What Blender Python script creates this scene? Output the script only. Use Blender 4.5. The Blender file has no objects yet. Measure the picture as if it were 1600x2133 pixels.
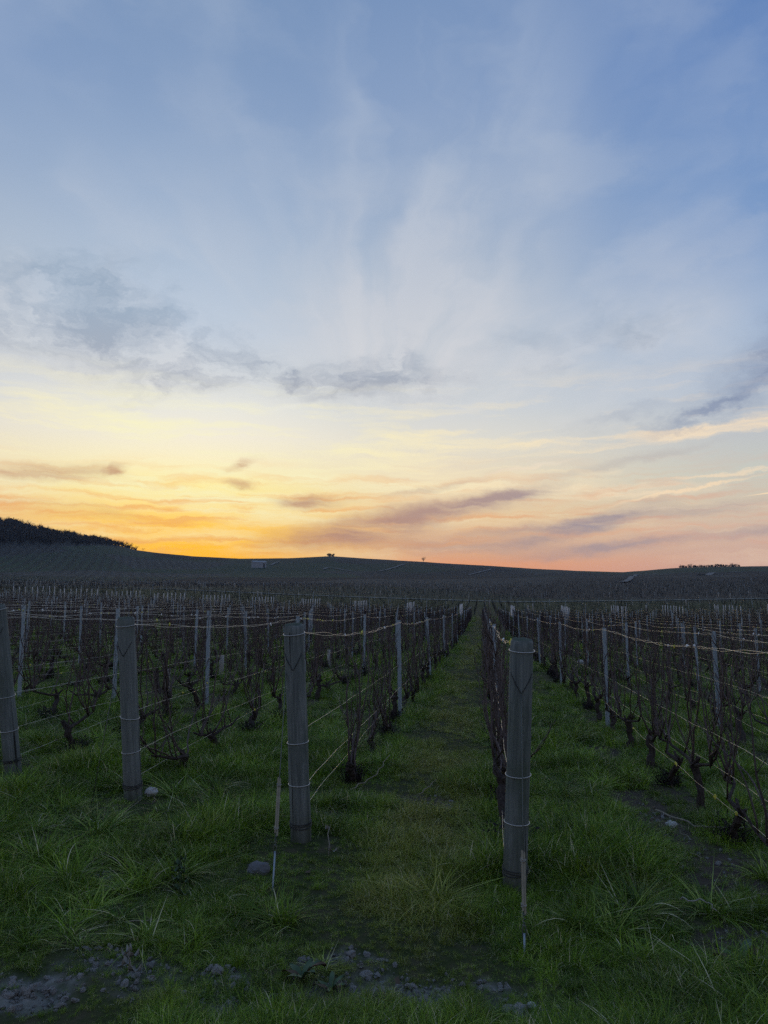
import bpy, math, random
import numpy as np
from mathutils import Vector, Matrix, Euler

# ------------------------------------------------------------------ camera, sky, sun, exposure
scene = bpy.context.scene
C = scene.collection
cam_data = bpy.data.cameras.new('camera')
cam = bpy.data.objects.new('camera', cam_data)
C.objects.link(cam)
cam.location = (0.0, 0.0, 1.40)
cam.rotation_euler = (math.radians(90 + 7.415), 0.0, math.radians(7.232))
cam_data.sensor_fit = 'VERTICAL'
cam_data.sensor_height = 24.0
cam_data.lens = 24.0 * 1602.0 / 2133.0
cam_data.clip_start = 0.05
cam_data.clip_end = 20000.0
scene.camera = cam

SUN_AZ, SUN_EL = -22.0, 2.0            # degrees, azimuth from +Y towards +X


def lin(c):
    out = []
    for v in c[:3]:
        v = v / 255.0
        out.append(v / 12.92 if v <= 0.04045 else ((v + 0.055) / 1.055) ** 2.4)
    return (out[0], out[1], out[2], 1.0)


class NT:
    """small helper round a node tree"""
    def __init__(self, tree):
        self.t = tree
        self.dims = '3D'
        self.t.nodes.clear()

    def n(self, kind, **kw):
        nd = self.t.nodes.new(kind)
        for k, v in kw.items():
            setattr(nd, k, v)
        return nd

    def put(self, sock, val):
        if isinstance(val, bpy.types.NodeSocket):
            self.t.links.new(val, sock)
        elif val is not None:
            sock.default_value = val

    def math(self, op, a, b=None, c=None, clamp=False):
        nd = self.n('ShaderNodeMath', operation=op, use_clamp=clamp)
        self.put(nd.inputs[0], a)
        if b is not None: self.put(nd.inputs[1], b)
        if c is not None: self.put(nd.inputs[2], c)
        return nd.outputs[0]

    def vmath(self, op, a, b=None):
        nd = self.n('ShaderNodeVectorMath', operation=op)
        self.put(nd.inputs[0], a)
        if b is not None:
            self.put(nd.inputs[1] if op != 'SCALE' else nd.inputs['Scale'], b)
        return nd.outputs['Value'] if op in ('LENGTH', 'DOT_PRODUCT', 'DISTANCE') else nd.outputs[0]

    def rng(self, v, a, b, c=0.0, d=1.0, smooth=False, clamp=True):
        nd = self.n('ShaderNodeMapRange', clamp=clamp)
        if smooth: nd.interpolation_type = 'SMOOTHSTEP'
        self.put(nd.inputs[0], v)
        for i, q in enumerate((a, b, c, d)): self.put(nd.inputs[i + 1], q)
        return nd.outputs[0]

    def mix(self, f, a, b, blend='MIX'):
        nd = self.n('ShaderNodeMix', data_type='RGBA', blend_type=blend)
        nd.clamp_factor = True
        self.put(nd.inputs[0], f); self.put(nd.inputs[6], a); self.put(nd.inputs[7], b)
        return nd.outputs[2]

    def noise(self, vec, scale, detail=3.0, rough=0.5, dist=0.0, color=False):
        nd = self.n('ShaderNodeTexNoise', noise_dimensions=self.dims)
        self.put(nd.inputs['Vector'], vec)
        nd.inputs['Scale'].default_value = scale
        nd.inputs['Detail'].default_value = detail
        nd.inputs['Roughness'].default_value = rough
        nd.inputs['Distortion'].default_value = dist
        return nd.outputs['Color' if color else 'Fac']

    def mapping(self, vec, loc=(0, 0, 0), rot=(0, 0, 0), scale=(1, 1, 1), kind='POINT'):
        nd = self.n('ShaderNodeMapping', vector_type=kind)
        self.put(nd.inputs['Vector'], vec)
        nd.inputs['Location'].default_value = loc
        nd.inputs['Rotation'].default_value = rot
        nd.inputs['Scale'].default_value = scale
        return nd.outputs[0]

    def ramp(self, f, stops, interp='EASE'):
        nd = self.n('ShaderNodeValToRGB')
        cr = nd.color_ramp
        cr.interpolation = interp
        while len(cr.elements) > 1: cr.elements.remove(cr.elements[-1])
        cr.elements[0].position = stops[0][0]; cr.elements[0].color = stops[0][1]
        for p, c in stops[1:]:
            e = cr.elements.new(p); e.color = c
        self.put(nd.inputs[0], f)
        return nd.outputs[0]


def build_sky():
    world = bpy.data.worlds.new('World')
    scene.world = world
    world.use_nodes = True
    world.cycles.sampling_method = 'MANUAL'
    world.cycles.sample_map_resolution = 256
    T = NT(world.node_tree)
    T.dims = '2D'
    d = T.vmath('NORMALIZE', T.n('ShaderNodeTexCoord').outputs['Generated'])
    sep = T.n('ShaderNodeSeparateXYZ'); T.put(sep.inputs[0], d)
    x, y, z = sep.outputs
    el = T.math('MULTIPLY', T.math('ARCSINE', z), 57.29578)
    az = T.math('MULTIPLY', T.math('ARCTAN2', x, y), 57.29578)
    s = math.radians(SUN_AZ)
    hor = T.math('SQRT', T.math('MAXIMUM', T.math('ADD', T.math('MULTIPLY', x, x), T.math('MULTIPLY', y, y)), 1e-6))
    cosA = T.math('DIVIDE', T.math('ADD', T.math('MULTIPLY', x, math.sin(s)), T.math('MULTIPLY', y, math.cos(s))), hor)
    A = T.math('MULTIPLY', T.math('ARCCOSINE', T.math('MINIMUM', T.math('MAXIMUM', cosA, -1.0), 1.0)), 57.29578)
    uv = T.n('ShaderNodeCombineXYZ'); T.put(uv.inputs[0], az); T.put(uv.inputs[1], el)
    uv = uv.outputs[0]
    # the air: three elevation ramps, at the sun, beside it and away from it
    fe = T.math('DIVIDE', el, 60.0)

    def er(stops):
        return T.ramp(fe, [(e / 60.0, lin(c)) for e, c in stops], 'LINEAR')
    sun = er([(0, (255, 170, 6)), (3.9, (255, 186, 8)), (5.0, (255, 196, 36)), (6.4, (255, 208, 88)), (7.6, (255, 228, 138)), (9.0, (255, 244, 168)),
              (11, (254, 247, 206)), (12.8, (248, 244, 226)), (14.8, (238, 240, 232)), (17, (216, 223, 228)),
              (20, (198, 212, 228)), (24, (180, 199, 221)), (29, (158, 181, 211)), (35, (137, 163, 200)), (42, (118, 148, 190)), (60, (108, 139, 184))])
    mid = er([(0, (240, 138, 92)), (3.5, (240, 162, 116)), (4.2, (226, 172, 138)), (5.4, (232, 190, 152)), (7.0, (244, 212, 164)), (9.5, (247, 228, 192)),
              (12.5, (234, 230, 216)), (15, (214, 219, 222)), (19, (197, 206, 216)), (24, (178, 193, 211)), (29, (156, 177, 206)),
              (35, (135, 161, 200)), (42, (118, 148, 192)), (60, (106, 137, 186))])
    off = er([(0, (212, 160, 148)), (3.2, (220, 178, 162)), (5.2, (222, 190, 170)), (7.5, (220, 205, 184)), (9.5, (208, 210, 200)),
              (12, (198, 202, 206)), (15, (184, 197, 214)), (19, (160, 184, 215)), (24, (134, 164, 207)), (29, (116, 151, 201)),
              (35, (103, 139, 194)), (42, (96, 131, 187)), (60, (102, 133, 184))])
    back = er([(0, (150, 146, 168)), (5, (168, 158, 178)), (12, (168, 170, 192)), (20, (148, 164, 196)), (35, (122, 148, 190)), (60, (104, 135, 184))])  # unseen sky behind the camera, made brighter to add light on the ground
    air = T.mix(T.rng(A, 1, 20, smooth=True), sun, mid)
    air = T.mix(T.rng(A, 18, 44, smooth=True), air, off)
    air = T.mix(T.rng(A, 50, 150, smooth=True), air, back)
    nis = T.n('ShaderNodeTexSky', sky_type='NISHITA')
    nis.sun_disc = False
    nis.sun_elevation = math.radians(SUN_EL); nis.sun_rotation = math.radians(SUN_AZ)
    nis.air_density = 1.0; nis.dust_density = 2.0; nis.ozone_density = 1.5
    air = T.mix(0.08, air, T.vmath('SCALE', nis.outputs[0], 0.12))
    # clouds: bearing/elevation space, torn by warping noise
    w1 = T.vmath('SUBTRACT', T.noise(T.mapping(uv, scale=(0.10, 0.22, 1)), 1.0, 3.0, 0.55, color=True), (0.5, 0.5, 0.5))
    w2 = T.vmath('SUBTRACT', T.noise(T.mapping(uv, loc=(7, 3, 0), scale=(0.45, 0.9, 1)), 1.0, 6.0, 0.68, color=True), (0.5, 0.5, 0.5))
    uvw = T.vmath('ADD', uv, T.vmath('ADD', T.vmath('MULTIPLY', w1, (9.0, 4.0, 0)), T.vmath('MULTIPLY', w2, (3.4, 2.2, 0))))
    uvs = T.vmath('ADD', uv, T.vmath('ADD', T.vmath('MULTIPLY', w1, (4.0, 1.2, 0)), T.vmath('MULTIPLY', w2, (2.0, 0.75, 0))))

    def blob(a, e, wa, we, rot=0.0, k=1.0, vec=None, hard=0.0):
        m = T.mapping(vec if vec is not None else uvw, (a, e, 0), (0, 0, math.radians(rot)), (wa, we, 1), 'TEXTURE')
        return T.rng(T.vmath('LENGTH', m), hard, 1.0, k, 0.0, smooth=True)

    def total(lst):
        out = lst[0]
        for q in lst[1:]: out = T.math('MAXIMUM', out, q)
        return out

    def addup(lst):
        out = lst[0]
        for q in lst[1:]: out = T.math('ADD', out, q)
        return out
    # wide milky veils that fan up from the horizon
    ua = T.math('ADD', az, 9.0); ue = T.math('SUBTRACT', el, 12.0)
    th = T.math('ARCTAN2', ua, ue); rr = T.math('SQRT', T.math('ADD', T.math('MULTIPLY', ua, ua), T.math('MULTIPLY', ue, ue)))
    fv = T.n('ShaderNodeCombineXYZ'); T.put(fv.inputs[0], T.math('MULTIPLY', th, 2.6)); T.put(fv.inputs[1], T.math('MULTIPLY', rr, 0.055))
    fvec = T.vmath('ADD', fv.outputs[0], T.vmath('MULTIPLY', w1, (0.9, 0.5, 0)))
    fan = T.noise(fvec, 1.0, 4.0, 0.55)
    fan2 = T.noise(T.mapping(uvw, loc=(1.0, 5.0, 0), rot=(0, 0, math.radians(-30)), scale=(0.05, 0.13, 1)), 1.0, 2.0, 0.55)
    fine = T.noise(T.mapping(T.vmath('ADD', fv.outputs[0], T.vmath('MULTIPLY', w1, (0.35, 0.3, 0))), scale=(1.6, 0.8, 1)), 1.0, 3.0, 0.5)
    veil = addup([blob(-4, 21, 13, 10, -8, 0.62, uv), blob(-3, 32, 15, 20, 4, 0.55, uv), blob(10, 18.0, 15, 6, 18, 0.55, uv),
                  blob(-29, 22, 14, 12, 20, 0.42, uv), blob(-18, 27, 6, 14, 24, 0.22, uv)])
    veil = T.math('MULTIPLY', veil, T.rng(fan, 0.36, 0.64, 0.18, 1.05))
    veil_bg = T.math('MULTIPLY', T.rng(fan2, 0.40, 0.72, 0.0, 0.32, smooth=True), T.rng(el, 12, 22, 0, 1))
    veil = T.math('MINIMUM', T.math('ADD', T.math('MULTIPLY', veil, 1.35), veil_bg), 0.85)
    veilcol = T.mix(T.rng(el, 13, 32), lin((229, 226, 224)), lin((172, 186, 207)))
    sky = T.mix(T.math('MULTIPLY', veil, 0.95), air, veilcol)
    wisp = T.math('MULTIPLY', T.rng(fine, 0.40, 0.78, 0.0, 0.17, smooth=True), T.math('MULTIPLY', T.rng(el, 13, 20), T.rng(fan, 0.40, 0.6, 0.25, 1.0)))
    sky = T.mix(T.math('MULTIPLY', wisp, T.rng(el, 55, 35, 0.3, 1.0)), sky, T.mix(T.rng(el, 16, 36), lin((232, 230, 228)), lin((180, 194, 214))))
    # bright thin streaks lit from below the horizon
    st = T.noise(T.mapping(uvs, rot=(0, 0, math.radians(-7)), scale=(0.055, 0.62, 1)), 1.0, 5.0, 0.62)
    st2 = T.noise(T.mapping(uvs, loc=(9, 2, 0), rot=(0, 0, math.radians(5)), scale=(0.11, 1.5, 1)), 1.0, 3.0, 0.6)
    band = T.math('MULTIPLY', T.rng(el, 4.5, 9, 0.35, 1.0), T.rng(el, 13, 18, 1.0, 0.0))
    lightcol = T.mix(T.rng(A, 4, 34), lin((255, 249, 200)), lin((252, 228, 194)))
    sky = T.mix(T.math('MULTIPLY', T.math('MULTIPLY', T.rng(st, 0.47, 0.68, 0, 0.85), band), T.rng(A, 30, 90, 1.0, 0.4)), sky, lightcol)
    warm = T.mix(T.rng(A, 8, 40), lin((250, 176, 92)), lin((222, 172, 150)))
    sky = T.mix(T.math('MULTIPLY', T.math('MULTIPLY', T.rng(st2, 0.48, 0.70, 0, 0.65), T.rng(el, 11.5, 7.5, 0, 1)), T.rng(el, 3.4, 4.6, 0.2, 1)), sky, warm)
    # contrails: two soft pale ones and one thin fresh one
    con = total([blob(14.6, 8.5, 6.5, 0.20, 9.5, 0.75, uvs, 0.2), blob(17.6, 9.5, 4.5, 0.18, 4, 0.6, uvs, 0.2), blob(20.2, 7.95, 2.6, 0.065, 5, 1.0, uv, 0.3),
                 blob(2.5, 10.3, 5.0, 0.22, 10, 0.5, uvs), blob(-14.5, 15.0, 4.5, 0.22, 14, 0.35, uvs)])
    sky = T.mix(con, sky, T.mix(T.rng(el, 9, 14), lin((255, 226, 188)), lin((236, 236, 232))))
    # grey clouds
    puff = T.noise(T.mapping(uvw, loc=(2, 8, 0), scale=(0.20, 0.42, 1)), 1.0, 6.0, 0.62)
    pufs = T.noise(T.mapping(uvs, loc=(4, 1, 0), rot=(0, 0, math.radians(-9)), scale=(0.10, 0.75, 1)), 1.0, 4.0, 0.6)
    hi = addup([blob(-29.5, 20.3, 9.5, 5.2, 10, 0.75), blob(-32, 21.5, 8, 4.5, 15, 0.5), blob(-22, 18.4, 9.5, 3.4, -8, 1.0), blob(-16.5, 17.5, 6.2, 1.5, -6, 0.7), blob(-8.5, 17.3, 10.0, 3.0, 2, 0.8),
                blob(-5.6, 19.2, 3.4, 2.6, 0, 0.35), blob(-24, 16.0, 6, 2.0, 5, 0.35), blob(-19.5, 17.9, 5.5, 1.2, -6, 0.7), blob(10, 19.3, 10, 1.4, 14, 0.45), blob(6, 20, 9, 1.4, 8, 0.3)])
    hi = T.math('MULTIPLY', T.math('MINIMUM', T.math('MULTIPLY', hi, 1.5), 1.0), T.rng(puff, 0.36, 0.64, 0.05, 1.0))
    sky = T.mix(T.math('MULTIPLY', hi, 0.75), sky, T.mix(T.rng(el, 15, 21), lin((158, 160, 172)), lin((146, 166, 188))))
    edge = addup([blob(20.0, 16.3, 7.0, 3.4, 24, 1.0), blob(15.6, 13.7, 6.5, 0.9, 14, 0.75), blob(27, 18, 8, 4, 12, 0.9), blob(9.5, 14.0, 8, 0.9, 8, 0.3)])
    edge = T.math('MULTIPLY', edge, T.rng(puff, 0.25, 0.60, 0.35, 1.0))
    sky = T.mix(T.math('MULTIPLY', edge, 0.85), sky, lin((134, 147, 174)))
    low = addup([blob(-12.6, 8.2, 3.8, 0.9, 1, 0.95, uvs, 0.1), blob(-4.5, 7.3, 11.0, 1.25, 8, 0.85, uvs), blob(-9.3, 5.6, 9.5, 1.4, 5, 0.9, uvs), blob(1.5, 8.4, 5.5, 1.0, 12, 0.7, uvs),
                blob(8.0, 6.4, 8.0, 1.05, 12, 0.95, uvs), blob(8.8, 4.6, 10.0, 0.75, 5, 0.75, uvs), blob(-0.5, 4.9, 10.0, 0.9, 2, 0.7, uvs), blob(16, 7.0, 7.5, 0.8, 4, 0.6, uvs),
                blob(-18.4, 10.8, 1.8, 0.7, 18, 0.75, uvs), blob(-18.0, 9.4, 1.5, 0.5, 0, 0.5, uvs), blob(-31.5, 9.4, 6.5, 1.0, 4, 0.75, uvs), blob(-27.0, 9.9, 1.6, 0.5, 20, 0.55, uvs),
                blob(-30, 7.0, 7.0, 0.8, -3, 0.45, uvs), blob(-3, 9.3, 7, 0.5, 10, 0.35, uvs), blob(10, 10.6, 9, 0.5, 8, 0.3, uvs), blob(3, 6.1, 9, 0.6, 7, 0.5, uvs), blob(20, 5.2, 7.0, 0.6, 4, 0.5, uvs)])
    low = T.math('MULTIPLY', low, T.rng(pufs, 0.28, 0.58, 0.22, 1.0))
    lowcol = T.mix(T.rng(A, 3, 30), lin((196, 142, 108)), lin((164, 150, 156)))
    sky = T.mix(T.math('MINIMUM', T.math('MULTIPLY', low, 1.1), 0.92), sky, lowcol)
    # below the horizon
    sky = T.mix(T.rng(el, -1.5, -0.2), lin((60, 66, 66)), sky)
    bg = T.n('ShaderNodeBackground')
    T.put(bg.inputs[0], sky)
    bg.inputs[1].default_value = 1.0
    out = T.n('ShaderNodeOutputWorld')
    T.put(out.inputs[0], bg.outputs[0])


build_sky()

sun_data = bpy.data.lights.new('sun', 'SUN')
sun_data.energy = 0.25
sun_data.angle = math.radians(9.0)
sun_data.color = (1.0, 0.62, 0.28)
sun_obj = bpy.data.objects.new('sun', sun_data)
C.objects.link(sun_obj)
_a, _e = math.radians(SUN_AZ), math.radians(SUN_EL)
sun_obj.rotation_euler = Vector((math.sin(_a) * math.cos(_e), math.cos(_a) * math.cos(_e), math.sin(_e))).to_track_quat('Z', 'Y').to_euler()

scene.view_settings.view_transform = 'Standard'
scene.view_settings.look = 'None'
scene.view_settings.exposure = 0.0
scene.view_settings.gamma = 1.0
scene.view_settings.use_curve_mapping = False
scene.render.engine = 'CYCLES'
scene.cycles.max_bounces = 6
scene.cycles.diffuse_bounces = 3
scene.cycles.glossy_bounces = 2
scene.cycles.transmission_bounces = 3
scene.cycles.use_denoising = False
scene.cycles.use_adaptive_sampling = True
scene.cycles.adaptive_threshold = 0.02
scene.cycles.caustics_reflective = False
scene.cycles.caustics_refractive = False

random.seed(5)
RNG = np.random.default_rng(11)


# ------------------------------------------------------------------ numpy noise and terrain
def vnoise(x, y, seed=0):
    x = np.asarray(x, float); y = np.asarray(y, float)
    ix = np.floor(x).astype(np.int64); iy = np.floor(y).astype(np.int64)
    fx = x - ix; fy = y - iy
    fx = fx * fx * (3 - 2 * fx); fy = fy * fy * (3 - 2 * fy)

    def h(a, b):
        n = (a * 374761393 + b * 668265263 + seed * 1442695041) & 0xffffffff
        n = ((n ^ (n >> 13)) * 1274126177) & 0xffffffff
        return ((n ^ (n >> 16)) & 0xffff) / 65535.0
    return (h(ix, iy) * (1 - fx) + h(ix + 1, iy) * fx) * (1 - fy) + (h(ix, iy + 1) * (1 - fx) + h(ix + 1, iy + 1) * fx) * fy


def fbm(x, y, seed=0, oct=4):
    s = 0.0; a = 0.5; t = 0.0
    for k in range(oct):
        s = s + a * vnoise(np.asarray(x) * 2 ** k + 17.3 * k, np.asarray(y) * 2 ** k + 9.1 * k, seed + k)
        t += a; a *= 0.5
    return s / t - 0.5


def sstep(a, b, v):
    t = np.clip((np.asarray(v, float) - a) / (b - a), 0, 1)
    return t * t * (3 - 2 * t)


_pd = np.arange(0, 700, 2.0)
_pz = np.interp(_pd, [0, 28, 60, 90, 120, 150, 220, 300, 450, 600, 700], [0, 0, 0.35, 0.95, 2.1, 3.7, 7.0, 11.0, 19.2, 27.8, 33.5])
_pz = np.convolve(np.pad(_pz, 8, mode='edge'), np.ones(17) / 17, mode='valid')
CREST_AZ = np.array([-180, -120, -70, -45, -33.9, -30.9, -27.8, -26.2, -25.2, -23.6, -21.3, -17.8, -14.3, -11.2, -7.2, -3.7, -0.1, 3.4, 6.8, 10.0, 11.4, 13.3, 14.5, 19.3, 30, 60, 120, 180])
CREST_EL = np.array([1.5, 2.0, 5.0, 6.2, 5.78, 5.22, 4.86, 4.58, 4.32, 4.15, 3.95, 3.83, 3.90, 4.07, 3.83, 3.60, 3.37, 3.10, 2.88, 2.74, 2.82, 2.98, 3.02, 2.98, 2.8, 2.0, 1.5, 1.5])
D_FOOT, D_CREST = 600.0, 1300.0


def base_h(x, y):
    x = np.asarray(x, float); y = np.asarray(y, float)
    d = np.hypot(x, y)
    az = np.degrees(np.arctan2(x, y))
    front = sstep(125, 60, np.abs(az))
    z = np.interp(np.minimum(d, D_FOOT), _pd, _pz) * front
    # the ground climbs to the left and falls a little to the right
    tilt = np.where(x < 6, -0.033 * np.maximum(x, -60), -0.198) * sstep(420, 120, d)
    zc = 1.4 + np.tan(np.radians(np.interp(az, CREST_AZ, CREST_EL))) * D_CREST
    t = np.clip((d - D_FOOT) / (D_CREST - D_FOOT), 0, 1)
    rise = 0.45 * t + 0.55 * (t * t * (3 - 2 * t))
    z = z + rise * (zc - np.interp(D_FOOT, _pd, _pz) * front)
    z = z - np.maximum(d - D_CREST, 0) * 0.06
    return z + tilt


def micro_h(x, y):
    d = np.hypot(x, y)
    near = sstep(60, 15, d)
    m = fbm(x * 0.55, y * 0.55, 3, 4) * 0.05 + fbm(np.asarray(x) * 3.1, np.asarray(y) * 3.1, 7, 3) * 0.045
    c = chalk_mask(x, y)
    m = m + c * (fbm(np.asarray(x) * 14, np.asarray(y) * 14, 21, 3) * 0.08 - 0.015)
    return m * near + (1 - near) * fbm(np.asarray(x) * 0.02, np.asarray(y) * 0.02, 5, 4) * 1.2 * sstep(150, 600, d)


CHALK = [(-1.25, 2.90, 0.27, 0.15), (-0.98, 2.98, 0.20, 0.11), (-0.42, 3.02, 0.32, 0.19), (0.17, 2.95, 0.24, 0.18), (-1.55, 2.98, 0.18, 0.11), (-0.75, 2.78, 0.2, 0.10), (-2.15, 3.95, 0.28, 0.08),
         (-0.60, 3.28, 0.14, 0.08), (-1.72, 2.75, 0.25, 0.12), (0.6, 2.25, 0.5, 0.2), (-0.9, 2.2, 0.8, 0.2), (0.95, 3.25, 0.12, 0.10)]
SOIL = [(1.30, 4.7, 0.28, 0.6), (1.25, 5.5, 0.25, 0.6), (1.22, 6.4, 0.2, 0.5), (-0.95, 5.35, 0.25, 0.25), (-2.75, 6.75, 0.5, 0.25), (1.2, 3.7, 0.3, 0.35), (-0.45, 5.9, 0.22, 0.22), (1.15, 8.4, 0.2, 0.6)]


def blobs(x, y, lst):
    x = np.asarray(x, float); y = np.asarray(y, float)
    wx = x + fbm(x * 3.8, y * 3.8, 31, 4) * 0.45
    wy = y + fbm(x * 3.8 + 9, y * 3.8, 37, 4) * 0.40
    m = np.zeros(np.broadcast(x, y).shape)
    for a, b, ra, rb in lst:
        m = np.maximum(m, sstep(1.25, 0.55, np.hypot((wx - a) / ra, (wy - b) / rb)))
    return m


def chalk_mask(x, y):
    m = blobs(x, y, CHALK)
    return m * (0.45 + 0.55 * sstep(-0.18, 0.04, fbm(np.asarray(x) * 6.5, np.asarray(y) * 6.5, 41, 3)))


ROWS_L = [-1.09, -2.48, -3.72, -4.98, -6.25] + [-6.25 - 1.27 * k for k in range(1, 44)]
ROWS_R = [0.15, 1.55, 2.88] + [2.88 + 1.32 * k for k in range(1, 26)]
ROWS = ROWS_L + ROWS_R
ROW_END = 75.0


def row_start(x):
    return 4.25 - 0.45 * x if x < 2 else 4.25 - 0.45 * x


def soil_mask(x, y):
    x = np.asarray(x, float); y = np.asarray(y, float)
    m = blobs(x, y, SOIL)
    rows = np.array(ROWS)
    dx = np.min(np.abs(x[..., None] - rows), axis=-1) if x.size < 2e6 else np.ones_like(x)
    strip = sstep(0.30, 0.05, dx) * sstep(0.05, 0.22, fbm(x * 1.1, y * 0.8, 51, 3)) * (y > 4) * (y < ROW_END)
    return np.maximum(m, strip)


def hgt(x, y):
    return base_h(x, y) + micro_h(x, y)


def h1(x, y):
    return float(hgt(np.array([x], float), np.array([y], float))[0])


def at_bearing(az, el, dmin=120.0, dmax=1300.0):
    """the point of the far terrain seen under this bearing and elevation angle"""
    ds = np.arange(dmin, dmax, 1.0)
    X, Y = np.sin(math.radians(az)) * ds, np.cos(math.radians(az)) * ds
    Z = hgt(X, Y)
    e = np.degrees(np.arctan2(Z - 1.4, ds))
    k = int(np.argmax(e >= el)) if np.any(e >= el) else len(ds) - 1
    return Vector((float(X[k]), float(Y[k]), float(Z[k])))


# ------------------------------------------------------------------ mesh helpers
class MB:
    def __init__(self):
        self.v = []; self.f = []; self.n = 0

    def add(self, v, f):
        v = np.asarray(v, float).reshape(-1, 3)
        self.v.append(v)
        o = self.n
        self.f.extend([tuple(i + o for i in q) for q in f])
        self.n += len(v)

    def tube(self, path, radii, sides=6, cap=True):
        P = np.asarray(path, float); n = len(P)
        R = np.broadcast_to(np.asarray(radii, float), (n,))
        tan = np.gradient(P, axis=0)
        tan /= np.maximum(np.linalg.norm(tan, axis=1, keepdims=True), 1e-9)
        ref = np.array([1.0, 0, 0]) if abs(tan[0][0]) < 0.8 else np.array([0, 1.0, 0])
        V = []
        u = ref - tan[0] * ref.dot(tan[0]); u /= np.linalg.norm(u)
        ang = np.linspace(0, 2 * math.pi, sides, endpoint=False)
        for i in range(n):
            u = u - tan[i] * u.dot(tan[i]); u /= max(np.linalg.norm(u), 1e-9)
            w = np.cross(tan[i], u)
            V.append(P[i] + R[i] * (np.cos(ang)[:, None] * u + np.sin(ang)[:, None] * w))
        F = []
        for i in range(n - 1):
            for k in range(sides):
                a = i * sides + k; b = i * sides + (k + 1) % sides
                F.append((a, b, b + sides, a + sides))
        if cap:
            F.append(tuple(range(sides))[::-1]); F.append(tuple((n - 1) * sides + k for k in range(sides)))
        self.add(np.concatenate(V), F)

    def box(self, c, s, rz=0.0):
        sx, sy, sz = [q / 2 for q in s]
        v = np.array([(-sx, -sy, -sz), (sx, -sy, -sz), (sx, sy, -sz), (-sx, sy, -sz), (-sx, -sy, sz), (sx, -sy, sz), (sx, sy, sz), (-sx, sy, sz)])
        cr, sr = math.cos(rz), math.sin(rz)
        v = np.stack([v[:, 0] * cr - v[:, 1] * sr, v[:, 0] * sr + v[:, 1] * cr, v[:, 2]], 1) + np.asarray(c, float)
        self.add(v, [(0, 3, 2, 1), (4, 5, 6, 7), (0, 1, 5, 4), (1, 2, 6, 5), (2, 3, 7, 6), (3, 0, 4, 7)])

    def mesh(self, name, mat=None, smooth=False):
        me = bpy.data.meshes.new(name)
        V = np.concatenate(self.v) if self.v else np.zeros((0, 3))
        me.from_pydata(V.tolist(), [], self.f)
        if mat: me.materials.append(mat)
        if smooth: me.polygons.foreach_set('use_smooth', np.ones(len(me.polygons), bool))
        me.update()
        return me


def link(name, me, parent=None, loc=(0, 0, 0), rot=(0, 0, 0), scale=(1, 1, 1), coll=None):
    o = bpy.data.objects.new(name, me)
    (coll or C).objects.link(o)
    o.location = loc; o.rotation_euler = rot; o.scale = scale
    if parent: o.parent = parent
    return o


def tag(o, label=None, cat=None, group=None, kind=None):
    if label: o['label'] = label
    if cat: o['category'] = cat
    if group: o['group'] = group
    if kind: o['kind'] = kind
    return o


# ------------------------------------------------------------------ materials
def mat(name, build):
    m = bpy.data.materials.new(name)
    m.use_nodes = True
    T = NT(m.node_tree)
    out = T.n('ShaderNodeOutputMaterial')
    T.put(out.inputs['Surface'], build(T))
    return m


def bsdf(T, col, rough=0.8, metal=0.0, spec=0.3, normal=None):
    b = T.n('ShaderNodeBsdfPrincipled')
    T.put(b.inputs['Base Color'], col); T.put(b.inputs['Roughness'], rough)
    T.put(b.inputs['Metallic'], metal); T.put(b.inputs['Specular IOR Level'], spec)
    if normal is not None: T.put(b.inputs['Normal'], normal)
    return b.outputs[0]


def bump(T, h, strength=0.5, dist=0.01):
    b = T.n('ShaderNodeBump')
    b.inputs['Strength'].default_value = strength; b.inputs['Distance'].default_value = dist
    T.put(b.inputs['Height'], h)
    return b.outputs[0]


def c4(r, g, b):
    return (r, g, b, 1.0)


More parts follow.
